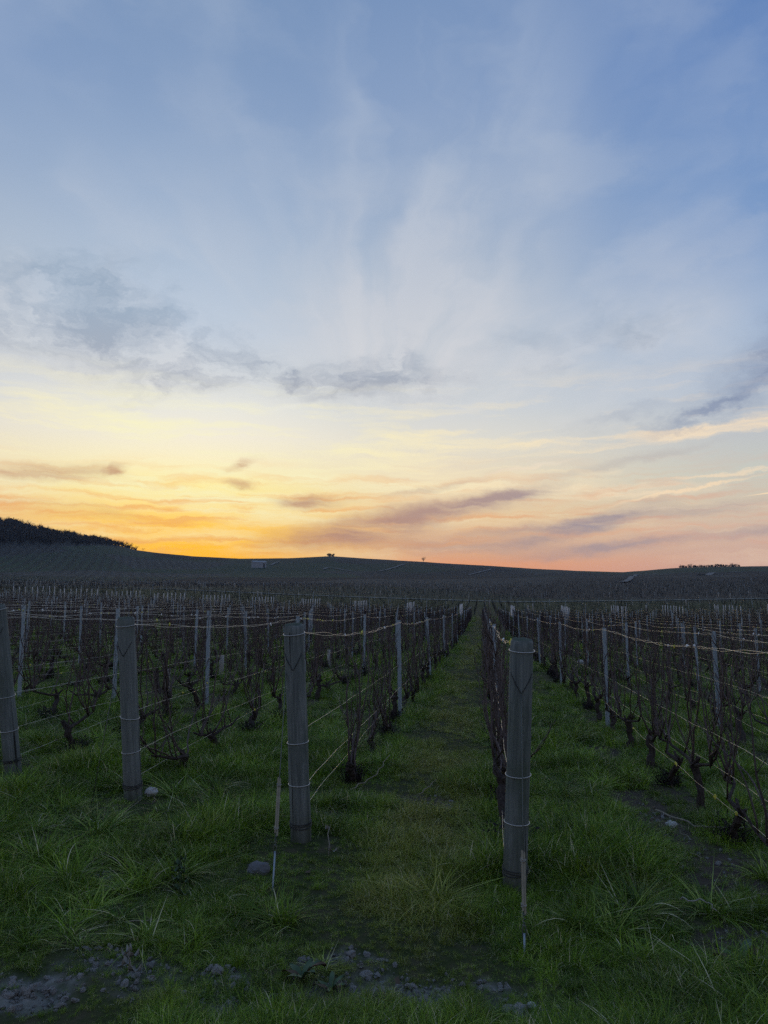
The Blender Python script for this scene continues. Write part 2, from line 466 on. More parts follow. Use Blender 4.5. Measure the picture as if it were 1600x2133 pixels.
def m_ground(T):
    geo = T.n('ShaderNodeNewGeometry')
    P = geo.outputs['Position']
    ag = T.n('ShaderNodeAttribute', attribute_name='chalk').outputs['Fac']
    asl = T.n('ShaderNodeAttribute', attribute_name='soil').outputs['Fac']
    sep = T.n('ShaderNodeSeparateXYZ'); T.put(sep.inputs[0], P)
    dist = T.vmath('LENGTH', P)
    n1 = T.noise(P, 9.0, 5.0, 0.65)
    n2 = T.noise(P, 45.0, 4.0, 0.6)
    n3 = T.noise(P, 0.9, 4.0, 0.6)
    soil = T.mix(n1, c4(0.030, 0.024, 0.018), c4(0.085, 0.068, 0.052))
    turf = T.mix(n3, c4(0.018, 0.028, 0.008), c4(0.040, 0.055, 0.014))
    turf = T.mix(T.rng(n1, 0.45, 0.7), turf, c4(0.060, 0.052, 0.030))
    chalk = T.mix(n2, c4(0.12, 0.117, 0.106), c4(0.33, 0.322, 0.296))
    near = T.mix(asl, turf, soil)
    near = T.mix(T.math('MULTIPLY', T.math('POWER', ag, 1.6), T.rng(n1, 0.30, 0.62, 0.15, 1.0)), near, chalk)
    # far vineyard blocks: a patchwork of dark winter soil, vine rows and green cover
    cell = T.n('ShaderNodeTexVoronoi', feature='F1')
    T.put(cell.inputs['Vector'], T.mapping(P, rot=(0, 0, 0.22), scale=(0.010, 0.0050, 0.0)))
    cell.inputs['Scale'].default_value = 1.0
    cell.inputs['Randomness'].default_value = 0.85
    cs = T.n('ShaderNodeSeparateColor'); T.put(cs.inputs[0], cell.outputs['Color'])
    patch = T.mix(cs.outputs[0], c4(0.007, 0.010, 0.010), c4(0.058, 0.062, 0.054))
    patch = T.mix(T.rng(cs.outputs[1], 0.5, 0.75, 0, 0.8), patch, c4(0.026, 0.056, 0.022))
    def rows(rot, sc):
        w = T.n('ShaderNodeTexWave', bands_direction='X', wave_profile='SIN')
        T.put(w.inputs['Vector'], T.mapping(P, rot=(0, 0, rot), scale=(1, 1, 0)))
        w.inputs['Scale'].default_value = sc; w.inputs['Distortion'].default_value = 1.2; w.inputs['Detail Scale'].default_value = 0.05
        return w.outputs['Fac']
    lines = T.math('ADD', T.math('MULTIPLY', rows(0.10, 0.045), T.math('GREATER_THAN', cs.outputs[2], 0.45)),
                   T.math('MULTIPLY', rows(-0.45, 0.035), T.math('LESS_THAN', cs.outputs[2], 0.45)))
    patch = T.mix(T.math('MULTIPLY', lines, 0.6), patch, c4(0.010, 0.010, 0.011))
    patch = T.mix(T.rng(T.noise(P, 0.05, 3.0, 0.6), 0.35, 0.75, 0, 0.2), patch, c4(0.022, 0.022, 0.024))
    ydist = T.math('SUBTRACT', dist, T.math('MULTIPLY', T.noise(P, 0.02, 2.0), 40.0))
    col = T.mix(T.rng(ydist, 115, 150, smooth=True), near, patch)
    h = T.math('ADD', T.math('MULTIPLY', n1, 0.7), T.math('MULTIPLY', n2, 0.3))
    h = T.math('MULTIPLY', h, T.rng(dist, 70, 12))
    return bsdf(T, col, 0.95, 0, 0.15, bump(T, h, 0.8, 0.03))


def m_grass(T):
    oi = T.n('ShaderNodeObjectInfo')
    geo = T.n('ShaderNodeNewGeometry')
    P = geo.outputs['Position']
    sep = T.n('ShaderNodeSeparateXYZ'); T.put(sep.inputs[0], P)
    r = oi.outputs['Random']
    br = T.n('ShaderNodeAttribute', attribute_name='blade').outputs['Fac']
    base = T.mix(T.math('MULTIPLY', r, T.rng(br, 0.0, 0.9, 0.35, 1.35)), c4(0.028, 0.085, 0.004), c4(0.205, 0.335, 0.012))
    base = T.mix(T.rng(br, 0.72, 0.95, 0, 0.75), base, c4(0.42, 0.52, 0.12))
    vig = T.rng(T.noise(P, 2.4, 3.0, 0.55), 0.34, 0.64, 0.62, 1.32)
    base = T.vmath('SCALE', base, vig)
    lane = T.math('SUBTRACT', 1.0, T.rng(T.math('ABSOLUTE', T.math('ADD', sep.outputs[0], 0.40)), 0.08, 0.50, smooth=True))
    lane = T.math('MULTIPLY', lane, T.rng(sep.outputs[1], 2.5, 4.0))
    n = T.noise(P, 1.3, 4.0, 0.6)
    dry = T.math('MAXIMUM', T.math('MULTIPLY', lane, T.rng(n, 0.36, 0.60, 0.42, 0.95)), T.rng(n, 0.57, 0.76, 0.0, 0.6))
    dry = T.math('MULTIPLY', dry, T.rng(br, 0.0, 1.0, 0.5, 1.2))
    col = T.mix(dry, base, T.mix(br, c4(0.19, 0.20, 0.022), c4(0.46, 0.43, 0.11)))
    straw = T.math('GREATER_THAN', br, 0.955)
    col = T.mix(straw, col, c4(0.62, 0.58, 0.36))
    d = bsdf(T, col, 0.5, 0, 0.3)
    tr = T.n('ShaderNodeBsdfTranslucent'); T.put(tr.inputs[0], T.mix(0.4, col, c4(0.10, 0.15, 0.02)))
    ms = T.n('ShaderNodeMixShader'); ms.inputs[0].default_value = 0.24
    T.put(ms.inputs[1], d); T.put(ms.inputs[2], tr.outputs[0])
    return ms.outputs[0]


def m_wood(T):
    tc = T.n('ShaderNodeTexCoord').outputs['Object']
    oi = T.n('ShaderNodeObjectInfo').outputs['Random']
    off = T.vmath('ADD', tc, T.vmath('SCALE', (3.1, 1.7, 5.3), oi))
    g = T.noise(T.mapping(off, scale=(42, 42, 2.2)), 1.0, 7.0, 0.7, 0.8)
    blot = T.noise(T.mapping(off, scale=(5, 5, 2.2)), 1.0, 4.0, 0.6)
    crack = T.noise(T.mapping(off, loc=(4, 2, 1), scale=(38, 38, 0.7)), 1.0, 3.0, 0.5)
    col = T.ramp(g, [(0.25, c4(0.074, 0.086, 0.085)), (0.5, c4(0.165, 0.182, 0.174)), (0.75, c4(0.30, 0.315, 0.30))], 'LINEAR')
    col = T.mix(T.rng(blot, 0.5, 0.7, 0, 0.7), col, c4(0.075, 0.10, 0.065))
    col = T.mix(T.rng(blot, 0.42, 0.28, 0, 0.6), col, c4(0.18, 0.19, 0.175))
    col = T.mix(T.rng(crack, 0.645, 0.69), col, c4(0.02, 0.02, 0.02))
    col = T.mix(T.rng(T.math('FRACT', T.math('MULTIPLY', oi, 7.3)), 0.0, 1.0, 0.0, 0.55), col, T.vmath('MULTIPLY', col, (0.62, 0.70, 0.72)))
    foot = T.n('ShaderNodeSeparateXYZ'); T.put(foot.inputs[0], tc)
    col = T.mix(T.math('MULTIPLY', T.rng(foot.outputs[2], 0.30, 0.02), T.rng(blot, 0.3, 0.6, 0.2, 0.8)), col, c4(0.060, 0.066, 0.040))
    h = T.math('SUBTRACT', g, T.rng(crack, 0.63, 0.69, 0, 1.6))
    return bsdf(T, col, 0.82, 0, 0.25, bump(T, h, 0.7, 0.004))


def m_endgrain(T):
    tc = T.n('ShaderNodeTexCoord').outputs['Object']
    w = T.n('ShaderNodeTexWave', wave_type='RINGS', rings_direction='Z')
    T.put(w.inputs['Vector'], tc); w.inputs['Scale'].default_value = 45; w.inputs['Distortion'].default_value = 2.5
    n = T.noise(tc, 30, 4, 0.6)
    col = T.mix(w.outputs['Fac'], c4(0.035, 0.05, 0.04), c4(0.09, 0.105, 0.085))
    col = T.mix(T.rng(n, 0.5, 0.7, 0, 0.6), col, c4(0.05, 0.075, 0.04))
    return bsdf(T, col, 0.9, 0, 0.2, bump(T, T.math('ADD', n, w.outputs['Fac']), 0.5, 0.003))


def m_wire(T):
    P = T.n('ShaderNodeNewGeometry').outputs['Position']
    n = T.noise(P, 14.0, 3, 0.6)
    return bsdf(T, T.mix(n, c4(0.36, 0.36, 0.34), c4(0.62, 0.62, 0.58)), 0.32, 0.85, 0.5)


def m_cable(T):
    return bsdf(T, c4(0.10, 0.115, 0.10), 0.5, 0.5, 0.4)


def m_steel(T):
    tc = T.n('ShaderNodeTexCoord').outputs['Object']
    n = T.noise(tc, 7.0, 5, 0.65); n2 = T.noise(T.mapping(tc, scale=(30, 30, 5)), 1, 3, 0.6)
    col = T.mix(n, c4(0.19, 0.25, 0.285), c4(0.35, 0.42, 0.46))
    col = T.mix(T.rng(n2, 0.62, 0.75, 0, 0.6), col, c4(0.14, 0.10, 0.075))
    return bsdf(T, col, 0.55, 0.45, 0.4)


def m_pale_steel(T):
    tc = T.n('ShaderNodeTexCoord').outputs['Object']
    n = T.noise(tc, 9.0, 4, 0.6)
    return bsdf(T, T.mix(n, c4(0.50, 0.53, 0.55), c4(0.74, 0.76, 0.77)), 0.45, 0.15, 0.5)


def m_bark(T):
    tc = T.n('ShaderNodeTexCoord').outputs['Object']
    n = T.noise(T.mapping(tc, scale=(70, 70, 9)), 1, 5, 0.65, 0.5)
    m = T.noise(tc, 14, 3, 0.5)
    col = T.ramp(n, [(0.3, c4(0.018, 0.014, 0.013)), (0.55, c4(0.050, 0.040, 0.036)), (0.8, c4(0.125, 0.10, 0.085))], 'LINEAR')
    col = T.mix(T.rng(m, 0.55, 0.72, 0, 0.5), col, c4(0.10, 0.085, 0.075))
    return bsdf(T, col, 0.9, 0, 0.2, bump(T, n, 1.0, 0.012))


def m_cane(T):
    tc = T.n('ShaderNodeTexCoord').outputs['Object']
    oi = T.n('ShaderNodeObjectInfo').outputs['Random']
    n = T.noise(tc, 25, 3, 0.6)
    col = T.mix(n, c4(0.042, 0.030, 0.030), c4(0.112, 0.080, 0.074))
    col = T.mix(T.math('MULTIPLY', oi, 0.5), col, c4(0.045, 0.036, 0.032))
    return bsdf(T, col, 0.6, 0, 0.35)


def m_plain(col, rough=0.7, spec=0.3, vary=0.3, scale=20.0, metal=0.0):
    def b(T):
        tc = T.n('ShaderNodeTexCoord').outputs['Object']
        n = T.noise(tc, scale, 4, 0.6)
        lo = tuple(v * (1 - vary) for v in col) + (1,)
        hi = tuple(min(v * (1 + vary), 1) for v in col) + (1,)
        return bsdf(T, T.mix(n, lo, hi), rough, metal, spec, bump(T, n, 0.3, 0.004))
    return b


def m_stone(T):
    tc = T.n('ShaderNodeTexCoord').outputs['Object']
    oi = T.n('ShaderNodeObjectInfo').outputs['Random']
    n = T.noise(tc, 18, 5, 0.65)
    col = T.mix(n, c4(0.14, 0.138, 0.13), c4(0.36, 0.355, 0.335))
    col = T.mix(T.math('MULTIPLY', oi, 0.6), col, c4(0.30, 0.295, 0.28))
    return bsdf(T, col, 0.9, 0, 0.2, bump(T, n, 0.8, 0.012))


M = {}
for nm, fn in dict(ground=m_ground, grass=m_grass, wood=m_wood, endgrain=m_endgrain, wire=m_wire, cable=m_cable, steel=m_steel, pale_steel=m_pale_steel,
                   bark=m_bark, cane=m_cane, stone=m_stone,
                   band=m_plain((0.44, 0.44, 0.42), 0.35, 0.5, 0.15, 40, 0.5),
                   dark_wire=m_plain((0.03, 0.033, 0.032), 0.6, 0.3),
                   sleeve=m_plain((0.24, 0.215, 0.155), 0.75, 0.2, 0.4, 35),
                   yellow_clip=m_plain((0.62, 0.58, 0.08), 0.45, 0.4, 0.15), white_clip=m_plain((0.78, 0.78, 0.75), 0.45, 0.4, 0.1),
                   guard=m_plain((0.27, 0.265, 0.235), 0.6, 0.3, 0.15), chalkstone=m_plain((0.40, 0.40, 0.385), 0.95, 0.15, 0.25, 16),
                   dead_leaf=m_plain((0.09, 0.065, 0.045), 0.85, 0.2, 0.4), dark_clump=m_plain((0.026, 0.022, 0.024), 0.9, 0.15, 0.5, 60),
                   weed=m_plain((0.055, 0.095, 0.045), 0.6, 0.3, 0.35, 14), weed_pale=m_plain((0.25, 0.245, 0.22), 0.8, 0.2, 0.3),
                   darkstone=m_plain((0.12, 0.125, 0.13), 0.9, 0.2, 0.4, 18),
                   straw=m_plain((0.24, 0.21, 0.16), 0.85, 0.2, 0.35, 60), far_tree=m_plain((0.030, 0.027, 0.026), 0.95, 0.1, 0.4, 0.4),
                   far_evergreen=m_plain((0.022, 0.030, 0.020), 0.95, 0.1, 0.4, 0.6),
                   track=m_plain((0.16, 0.16, 0.155), 0.95, 0.1, 0.2, 0.2), shed_wall=m_plain((0.26, 0.28, 0.30), 0.8, 0.2, 0.08, 0.5),
                   shed_roof=m_plain((0.22, 0.24, 0.26), 0.6, 0.3, 0.1, 0.6), shed_door=m_plain((0.02, 0.022, 0.025), 0.8, 0.2, 0.2),
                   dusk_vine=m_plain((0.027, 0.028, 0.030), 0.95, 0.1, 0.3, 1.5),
                   far_vine=m_plain((0.046, 0.034, 0.035), 0.9, 0.15, 0.4, 1.5)).items():
    M[nm] = mat(nm, fn)


# ------------------------------------------------------------------ the ground sheet
R_GROUND = 3000.0


def build_ground():
    az = np.concatenate([np.radians(np.linspace(-55, 45, 470)), np.radians(np.linspace(45, 305, 66)[1:-1])])
    rings = [0.35]
    while rings[-1] < R_GROUND * 0.98: rings.append(rings[-1] * (1.0165 if rings[-1] < 900 or rings[-1] > 1500 else 1.01))
    r = np.array(rings)
    nA, nR = len(az), len(r)
    X = np.concatenate([[0.0], (np.sin(az)[None, :] * r[:, None]).ravel()])
    Y = np.concatenate([[0.0], (np.cos(az)[None, :] * r[:, None]).ravel()])
    Z = hgt(X, Y)
    V = np.stack([X, Y, Z], 1)
    i = np.arange(nR - 1)[:, None]; k = np.arange(nA)[None, :]
    a = 1 + i * nA + k; b = 1 + i * nA + (k + 1) % nA
    Q = np.stack([a, a + nA, b + nA, b], -1).reshape(-1, 4)
    tri = np.stack([np.zeros(nA, int), 1 + np.arange(nA), 1 + (np.arange(nA) + 1) % nA], 1)
    me = bpy.data.meshes.new('ground')
    me.vertices.add(len(V)); me.vertices.foreach_set('co', V.ravel().astype(np.float32))
    nl = len(Q) * 4 + len(tri) * 3
    me.loops.add(nl); me.polygons.add(len(Q) + len(tri))
    me.loops.foreach_set('vertex_index', np.concatenate([Q.ravel(), tri.ravel()]).astype(np.int32))
    me.polygons.foreach_set('loop_start', np.concatenate([np.arange(len(Q)) * 4, len(Q) * 4 + np.arange(len(tri)) * 3]).astype(np.int32))
    me.polygons.foreach_set('use_smooth', np.ones(len(Q) + len(tri), bool))
    me.update(calc_edges=True); me.validate()
    for nm, fn in (('chalk', chalk_mask), ('soil', soil_mask)):
        at = me.attributes.new(nm, 'FLOAT', 'POINT')
        val = np.zeros(len(V))
        sel = np.hypot(X, Y) < 80
        val[sel] = fn(X[sel], Y[sel])
        at.data.foreach_set('value', val.astype(np.float32))
    me.materials.append(M['ground'])
    tag(link('ground', me), kind='structure')


build_ground()


# ------------------------------------------------------------------ scatter (only for what cannot be counted)
def source_collection(name, meshes):
    col = bpy.data.collections.new(name)
    for i, me in enumerate(meshes):
        o = bpy.data.objects.new('%s_%02d' % (name, i), me)
        col.objects.link(o)
    return col


def scatter(name, pts, rots, scales, idx, col, label, category):
    me = bpy.data.meshes.new(name)
    me.vertices.add(len(pts))
    me.vertices.foreach_set('co', np.asarray(pts, np.float32).ravel())
    a = me.attributes.new('rot', 'FLOAT_VECTOR', 'POINT'); a.data.foreach_set('vector', np.asarray(rots, np.float32).ravel())
    a = me.attributes.new('scl', 'FLOAT_VECTOR', 'POINT'); a.data.foreach_set('vector', np.asarray(scales, np.float32).ravel())
    a = me.attributes.new('pick', 'INT', 'POINT'); a.data.foreach_set('value', np.asarray(idx, np.int32))
    o = link(name, me)
    ng = bpy.data.node_groups.new(name, 'GeometryNodeTree')
    ng.interface.new_socket('Geometry', in_out='INPUT', socket_type='NodeSocketGeometry')
    ng.interface.new_socket('Geometry', in_out='OUTPUT', socket_type='NodeSocketGeometry')
    N, L = ng.nodes, ng.links
    gi, go = N.new('NodeGroupInput'), N.new('NodeGroupOutput')
    ci = N.new('GeometryNodeCollectionInfo'); ci.inputs['Collection'].default_value = col
    ci.inputs['Separate Children'].default_value = True; ci.inputs['Reset Children'].default_value = True
    ip = N.new('GeometryNodeInstanceOnPoints'); ip.inputs['Pick Instance'].default_value = True

    def attr(nm, ty):
        q = N.new('GeometryNodeInputNamedAttribute'); q.data_type = ty; q.inputs['Name'].default_value = nm
        return q.outputs['Attribute']
    e2r = N.new('FunctionNodeEulerToRotation')
    L.new(attr('rot', 'FLOAT_VECTOR'), e2r.inputs[0])
    L.new(gi.outputs[0], ip.inputs['Points']); L.new(ci.outputs[0], ip.inputs['Instance'])
    L.new(attr('pick', 'INT'), ip.inputs['Instance Index'])
    L.new(e2r.outputs[0], ip.inputs['Rotation']); L.new(attr('scl', 'FLOAT_VECTOR'), ip.inputs['Scale'])
    L.new(ip.outputs[0], go.inputs[0])
    md = o.modifiers.new('scatter', 'NODES'); md.node_group = ng
    return tag(o, label, category, kind='stuff')


def tuft_mesh(name, rng, blades, length, spread, width, lean, segs=4):
    V = []; F = []; B = []
    n = 0
    for _ in range(blades):
        r = spread * math.sqrt(rng.random()); a = rng.random() * 2 * math.pi
        root = np.array([r * math.cos(a), r * math.sin(a), -0.015])
        da = a + rng.normal(0, 0.9)
        dr = np.array([math.cos(da), math.sin(da), 0]); side = np.array([-dr[1], dr[0], 0])
        tw = rng.normal(0, 0.5); side = side * math.cos(tw) + dr * math.sin(tw)
        Ln = length * (0.45 + 0.75 * rng.random())
        le = lean * (0.25 + 1.3 * rng.random()); droop = max(0.0, rng.normal(0.25, 0.3)) * le
        w = width * (0.6 + 0.7 * rng.random())
        cb = rng.random()
        curl = rng.normal(0, 0.25)
        for s in range(segs + 1):
            t = s / segs
            p = root + dr * Ln * le * t ** 1.7 + side * Ln * curl * t * t + np.array([0, 0, Ln * (t * (1 - 0.18 * le) - droop * t ** 3.2)])
            ww = w * (1 - t ** 2.2) * 0.5
            if s < segs:
                V += [p - side * ww, p + side * ww]; B += [cb, cb]
            else:
                V.append(p); B.append(cb)
        for s in range(segs - 1):
            q = n + s * 2
            F.append((q, q + 1, q + 3, q + 2))
        q = n + (segs - 1) * 2
        F.append((q, q + 1, q + 2))
        n += segs * 2 + 1
    me = bpy.data.meshes.new(name)
    me.from_pydata([tuple(v) for v in V], [], F)
    at = me.attributes.new('blade', 'FLOAT', 'POINT'); at.data.foreach_set('value', np.array(B, np.float32))
    me.polygons.foreach_set('use_smooth', np.ones(len(F), bool))
    me.materials.append(M['grass'])
    return me


def sector(n, d0, d1, a0=-42, a1=30):
    r = np.sqrt(RNG.random(n) * (d1 * d1 - d0 * d0) + d0 * d0)
    a = np.radians(a0 + (a1 - a0) * RNG.random(n))
    return r * np.sin(a), r * np.cos(a)


FEET = [(0.14, 4.21), (-1.10, 4.73), (-2.48, 5.41), (-3.69, 5.87)]


def build_grass():
    rng = np.random.default_rng(3)
    fine = [tuft_mesh('tuft_fine%d' % i, rng, 44, L, 0.075, 0.0046, le, 5) for i, (L, le) in enumerate([(0.10, 0.6), (0.13, 0.8), (0.16, 0.9), (0.19, 0.8), (0.15, 1.1), (0.12, 1.0), (0.21, 1.0), (0.08, 0.9)])]
    flat = [tuft_mesh('tuft_low%d' % i, rng, 30, 0.07 + 0.015 * i, 0.10, 0.0044, 1.1, 3) for i in range(3)]
    clump = [tuft_mesh('tuft_mound%d' % i, rng, 85, L, 0.05, 0.0048, le, 6) for i, (L, le) in enumerate([(0.17, 1.25), (0.21, 1.1), (0.15, 1.5), (0.19, 1.35)])]
    col = source_collection('grass_tufts', fine + flat + clump)
    # front ground
    P = []; S = []; I = []

    def lay(n, d0, d1, size, lod):
        x, y = sector(n, d0, d1)
        ch = chalk_mask(x, y); so = soil_mask(x, y)
        cl = fbm(x * 1.25, y * 1.25, 71, 4)          # lush or thin
        lane = sstep(0.55, 0.2, np.abs(x + 0.42)) * sstep(2.6, 4.2, y)
        keep = RNG.random(n) > np.clip(ch ** 2.5 * 0.90 + so * 0.7 + sstep(0.02, -0.25, cl) * 0.30, 0, 0.96) * (1 - 0.6 * lane)
        lush = np.clip(0.78 + cl * 3.3, 0.32, 1.75) * (1 - 0.30 * lane) * (1 - 0.5 * so) * (1 - 0.5 * ch ** 2)
        bright = np.where(x < 0.1, 0.52 + 0.40 * sstep(3.1, 4.0, y), 0.66 + 0.2 * sstep(2.9, 3.6, y))
        x, y, lush, lane, ch = x[keep], y[keep], (lush * bright)[keep], lane[keep], ch[keep]
        for px_, py_ in FEET:
            lush = lush * (1 - 0.62 * sstep(0.42, 0.15, np.hypot(x - px_, (y - py_ + 0.18) * 0.8)))
        m = len(x)
        z = hgt(x, y)
        P.append(np.stack([x, y, z], 1))
        s = size * lush * (0.75 + 0.5 * RNG.random(m))
        S.append(np.stack([s * (0.9 + 0.2 * RNG.random(m)), s * (0.9 + 0.2 * RNG.random(m)), s], 1) * np.where(RNG.random(m) < 0.5, 1, 1)[:, None])
        low = (RNG.random(m) < 0.25 + 0.4 * lane)
        I.append(np.where(low, 8 + RNG.integers(0, 3, m), RNG.integers(0, 8, m)))
    lay(27000, 1.9, 8.0, 0.80, 0)
    lay(10000, 1.9, 4.6, 0.66, 0)
    lay(21000, 8.0, 16.0, 0.95, 1)
    lay(26000, 16.0, 40.0, 1.3, 2)
    lay(14000, 40.0, 84.0, 2.0, 2)
    # mounds of longer arching blades
    x, y = sector(3800, 2.2, 13.0)
    lane = sstep(0.6, 0.3, np.abs(x + 0.42))
    keep = (RNG.random(len(x)) > lane * 0.9) & (chalk_mask(x, y) < 0.12) & (soil_mask(x, y) < 0.4) & (fbm(x * 0.9, y * 0.9, 61, 3) > -0.06)
    for px_, py_ in FEET: keep &= np.hypot(x - px_, y - py_ + 0.15) > 0.32
    x, y = x[keep], y[keep]; m = len(x)
    sz = (0.50 + 0.68 * RNG.random(m) ** 1.5) * np.where((x < 0.1) & (y < 3.6), 0.75, 1.0)
    P.append(np.stack([x, y, hgt(x, y)], 1)); S.append(np.stack([sz * 1.15, sz * 1.15, sz], 1)); I.append(11 + RNG.integers(0, 4, m))
    P = np.concatenate(P); S = np.concatenate(S); I = np.concatenate(I)
    R = np.stack([RNG.normal(0, 0.12, len(P)), RNG.normal(0, 0.12, len(P)), RNG.random(len(P)) * 6.283], 1)
    scatter('grass', P, R, S, I, col, 'dark green grass with dry patches covering the ground between the rows', 'grass')


build_grass()


# ------------------------------------------------------------------ clods of chalky soil and pebbles on the bare patches
def rock_mesh(name, rng, n=10, m=7, rough=0.3, mat_=None):
    V = []; F = []
    for i in range(m + 1):
        th = math.pi * i / m
        for k in range(n):
            ph = 2 * math.pi * k / n
            p = np.array([math.sin(th) * math.cos(ph), math.sin(th) * math.sin(ph), math.cos(th)])
            if i in (0, m): p = np.array([0, 0, math.cos(th)])
            q = 1 + rough * 1.6 * float(fbm(np.array([p[0] * 1.9 + p[2] * 1.3 + 7.7 * (sum(map(ord, name)) % 23)]), np.array([p[1] * 2.3 - p[2] * 1.1]), 5, 3)[0])
            V.append(p * q * np.array([1, 0.85, 0.62]))
    for i in range(m):
        for k in range(n):
            a = i * n + k; b = i * n + (k + 1) % n
            F.append((a, a + n, b + n, b))
    mb = MB(); mb.add(np.array(V), F)
    return mb.mesh(name, mat_ or M['stone'], False)


def build_clods():
    rng = np.random.default_rng(8)
    col = source_collection('clods', [rock_mesh('clod%d' % i, rng, 8, 5, 1.0) for i in range(6)])
    x, y = sector(110000, 2.0, 6.5)
    ch = chalk_mask(x, y); so = soil_mask(x, y)
    k = RNG.random(len(x)) < ch * 0.6 + so * 0.05
    x, y = x[k], y[k]
    z = hgt(x, y)
    s = 0.003 + 0.017 * RNG.random(len(x)) ** 4.2
    S = np.stack([s * (0.7 + 0.6 * RNG.random(len(x))), s, s * (0.7 + 0.5 * RNG.random(len(x)))], 1)
    R = np.stack([RNG.normal(0, 0.6, len(x)), RNG.normal(0, 0.6, len(x)), RNG.random(len(x)) * 6.28], 1)
    scatter('soil_clods', np.stack([x, y, z + s * 0.25], 1), R, S, RNG.integers(0, 6, len(x)), col, 'grey chalky clods and pebbles on bare soil patches', 'soil')
    # fallen leaf and twig litter on the soil
    mb = []
    for i in range(3):
        b = MB()
        b.add([(-0.02, 0, 0.004), (0, -0.011, 0.002), (0.022, 0, 0.010), (0, 0.012, 0.008)], [(0, 1, 2, 3)])
        mb.append(b.mesh('leaf%d' % i, M['dead_leaf']))
    for i in range(3):
        b = MB()
        p = np.array([(-0.05, 0, 0.004), (-0.015, 0.012 * (i - 1), 0.012), (0.02, 0.004, 0.010), (0.05, -0.01, 0.02)])
        b.tube(p, [0.0025, 0.0022, 0.002, 0.0012], 4)
        mb.append(b.mesh('twig%d' % i, M['straw']))
    col = source_collection('litter', mb)
    x, y = sector(5000, 2.0, 13.0)
    so = soil_mask(x, y); ch = chalk_mask(x, y)
    k = RNG.random(len(x)) < 0.03 + so * 0.3 + ch * 0.08
    x, y = x[k], y[k]
    R = np.stack([RNG.normal(0, 0.25, len(x)), RNG.normal(0, 0.25, len(x)), RNG.random(len(x)) * 6.28], 1)
    S = (0.7 + 0.8 * RNG.random(len(x)))[:, None] * np.ones(3)
    scatter('leaf_litter', np.stack([x, y, hgt(x, y) + 0.006], 1), R, S, RNG.integers(0, 6, len(x)), col, 'brown fallen leaves and straw coloured twigs lying on the soil', 'litter')


build_clods()


# ------------------------------------------------------------------ vines
def cane_path(rng, start, ydir, height, n=9, flop=0.0):
    p = np.array(start, float)
    top = height
    dirv = np.array([rng.normal(0, 0.12), ydir, 0.55 + 0.3 * rng.random()])
    pts = [p.copy()]
    step = (top - p[2]) / (n - 1) * 1.08
    side = rng.choice([-1, 1])
    for i in range(n - 1):
        dirv = dirv / np.linalg.norm(dirv)
        up = np.array([-p[0] * 0.9, 0, 1.0])
        dirv = dirv * 0.78 + up * (0.22 - 0.14 * flop) + np.array([rng.normal(0, 0.10), rng.normal(0, 0.19) + 0.12 * side, rng.normal(0, 0.05)])
        if flop: dirv[1] += flop * 0.12 * np.sign(ydir)
        side = -side
        dv = dirv / np.linalg.norm(dirv)
        p = p + dv * step * (0.85 + 0.3 * rng.random())
        pts.append(p.copy())
    return np.array(pts)


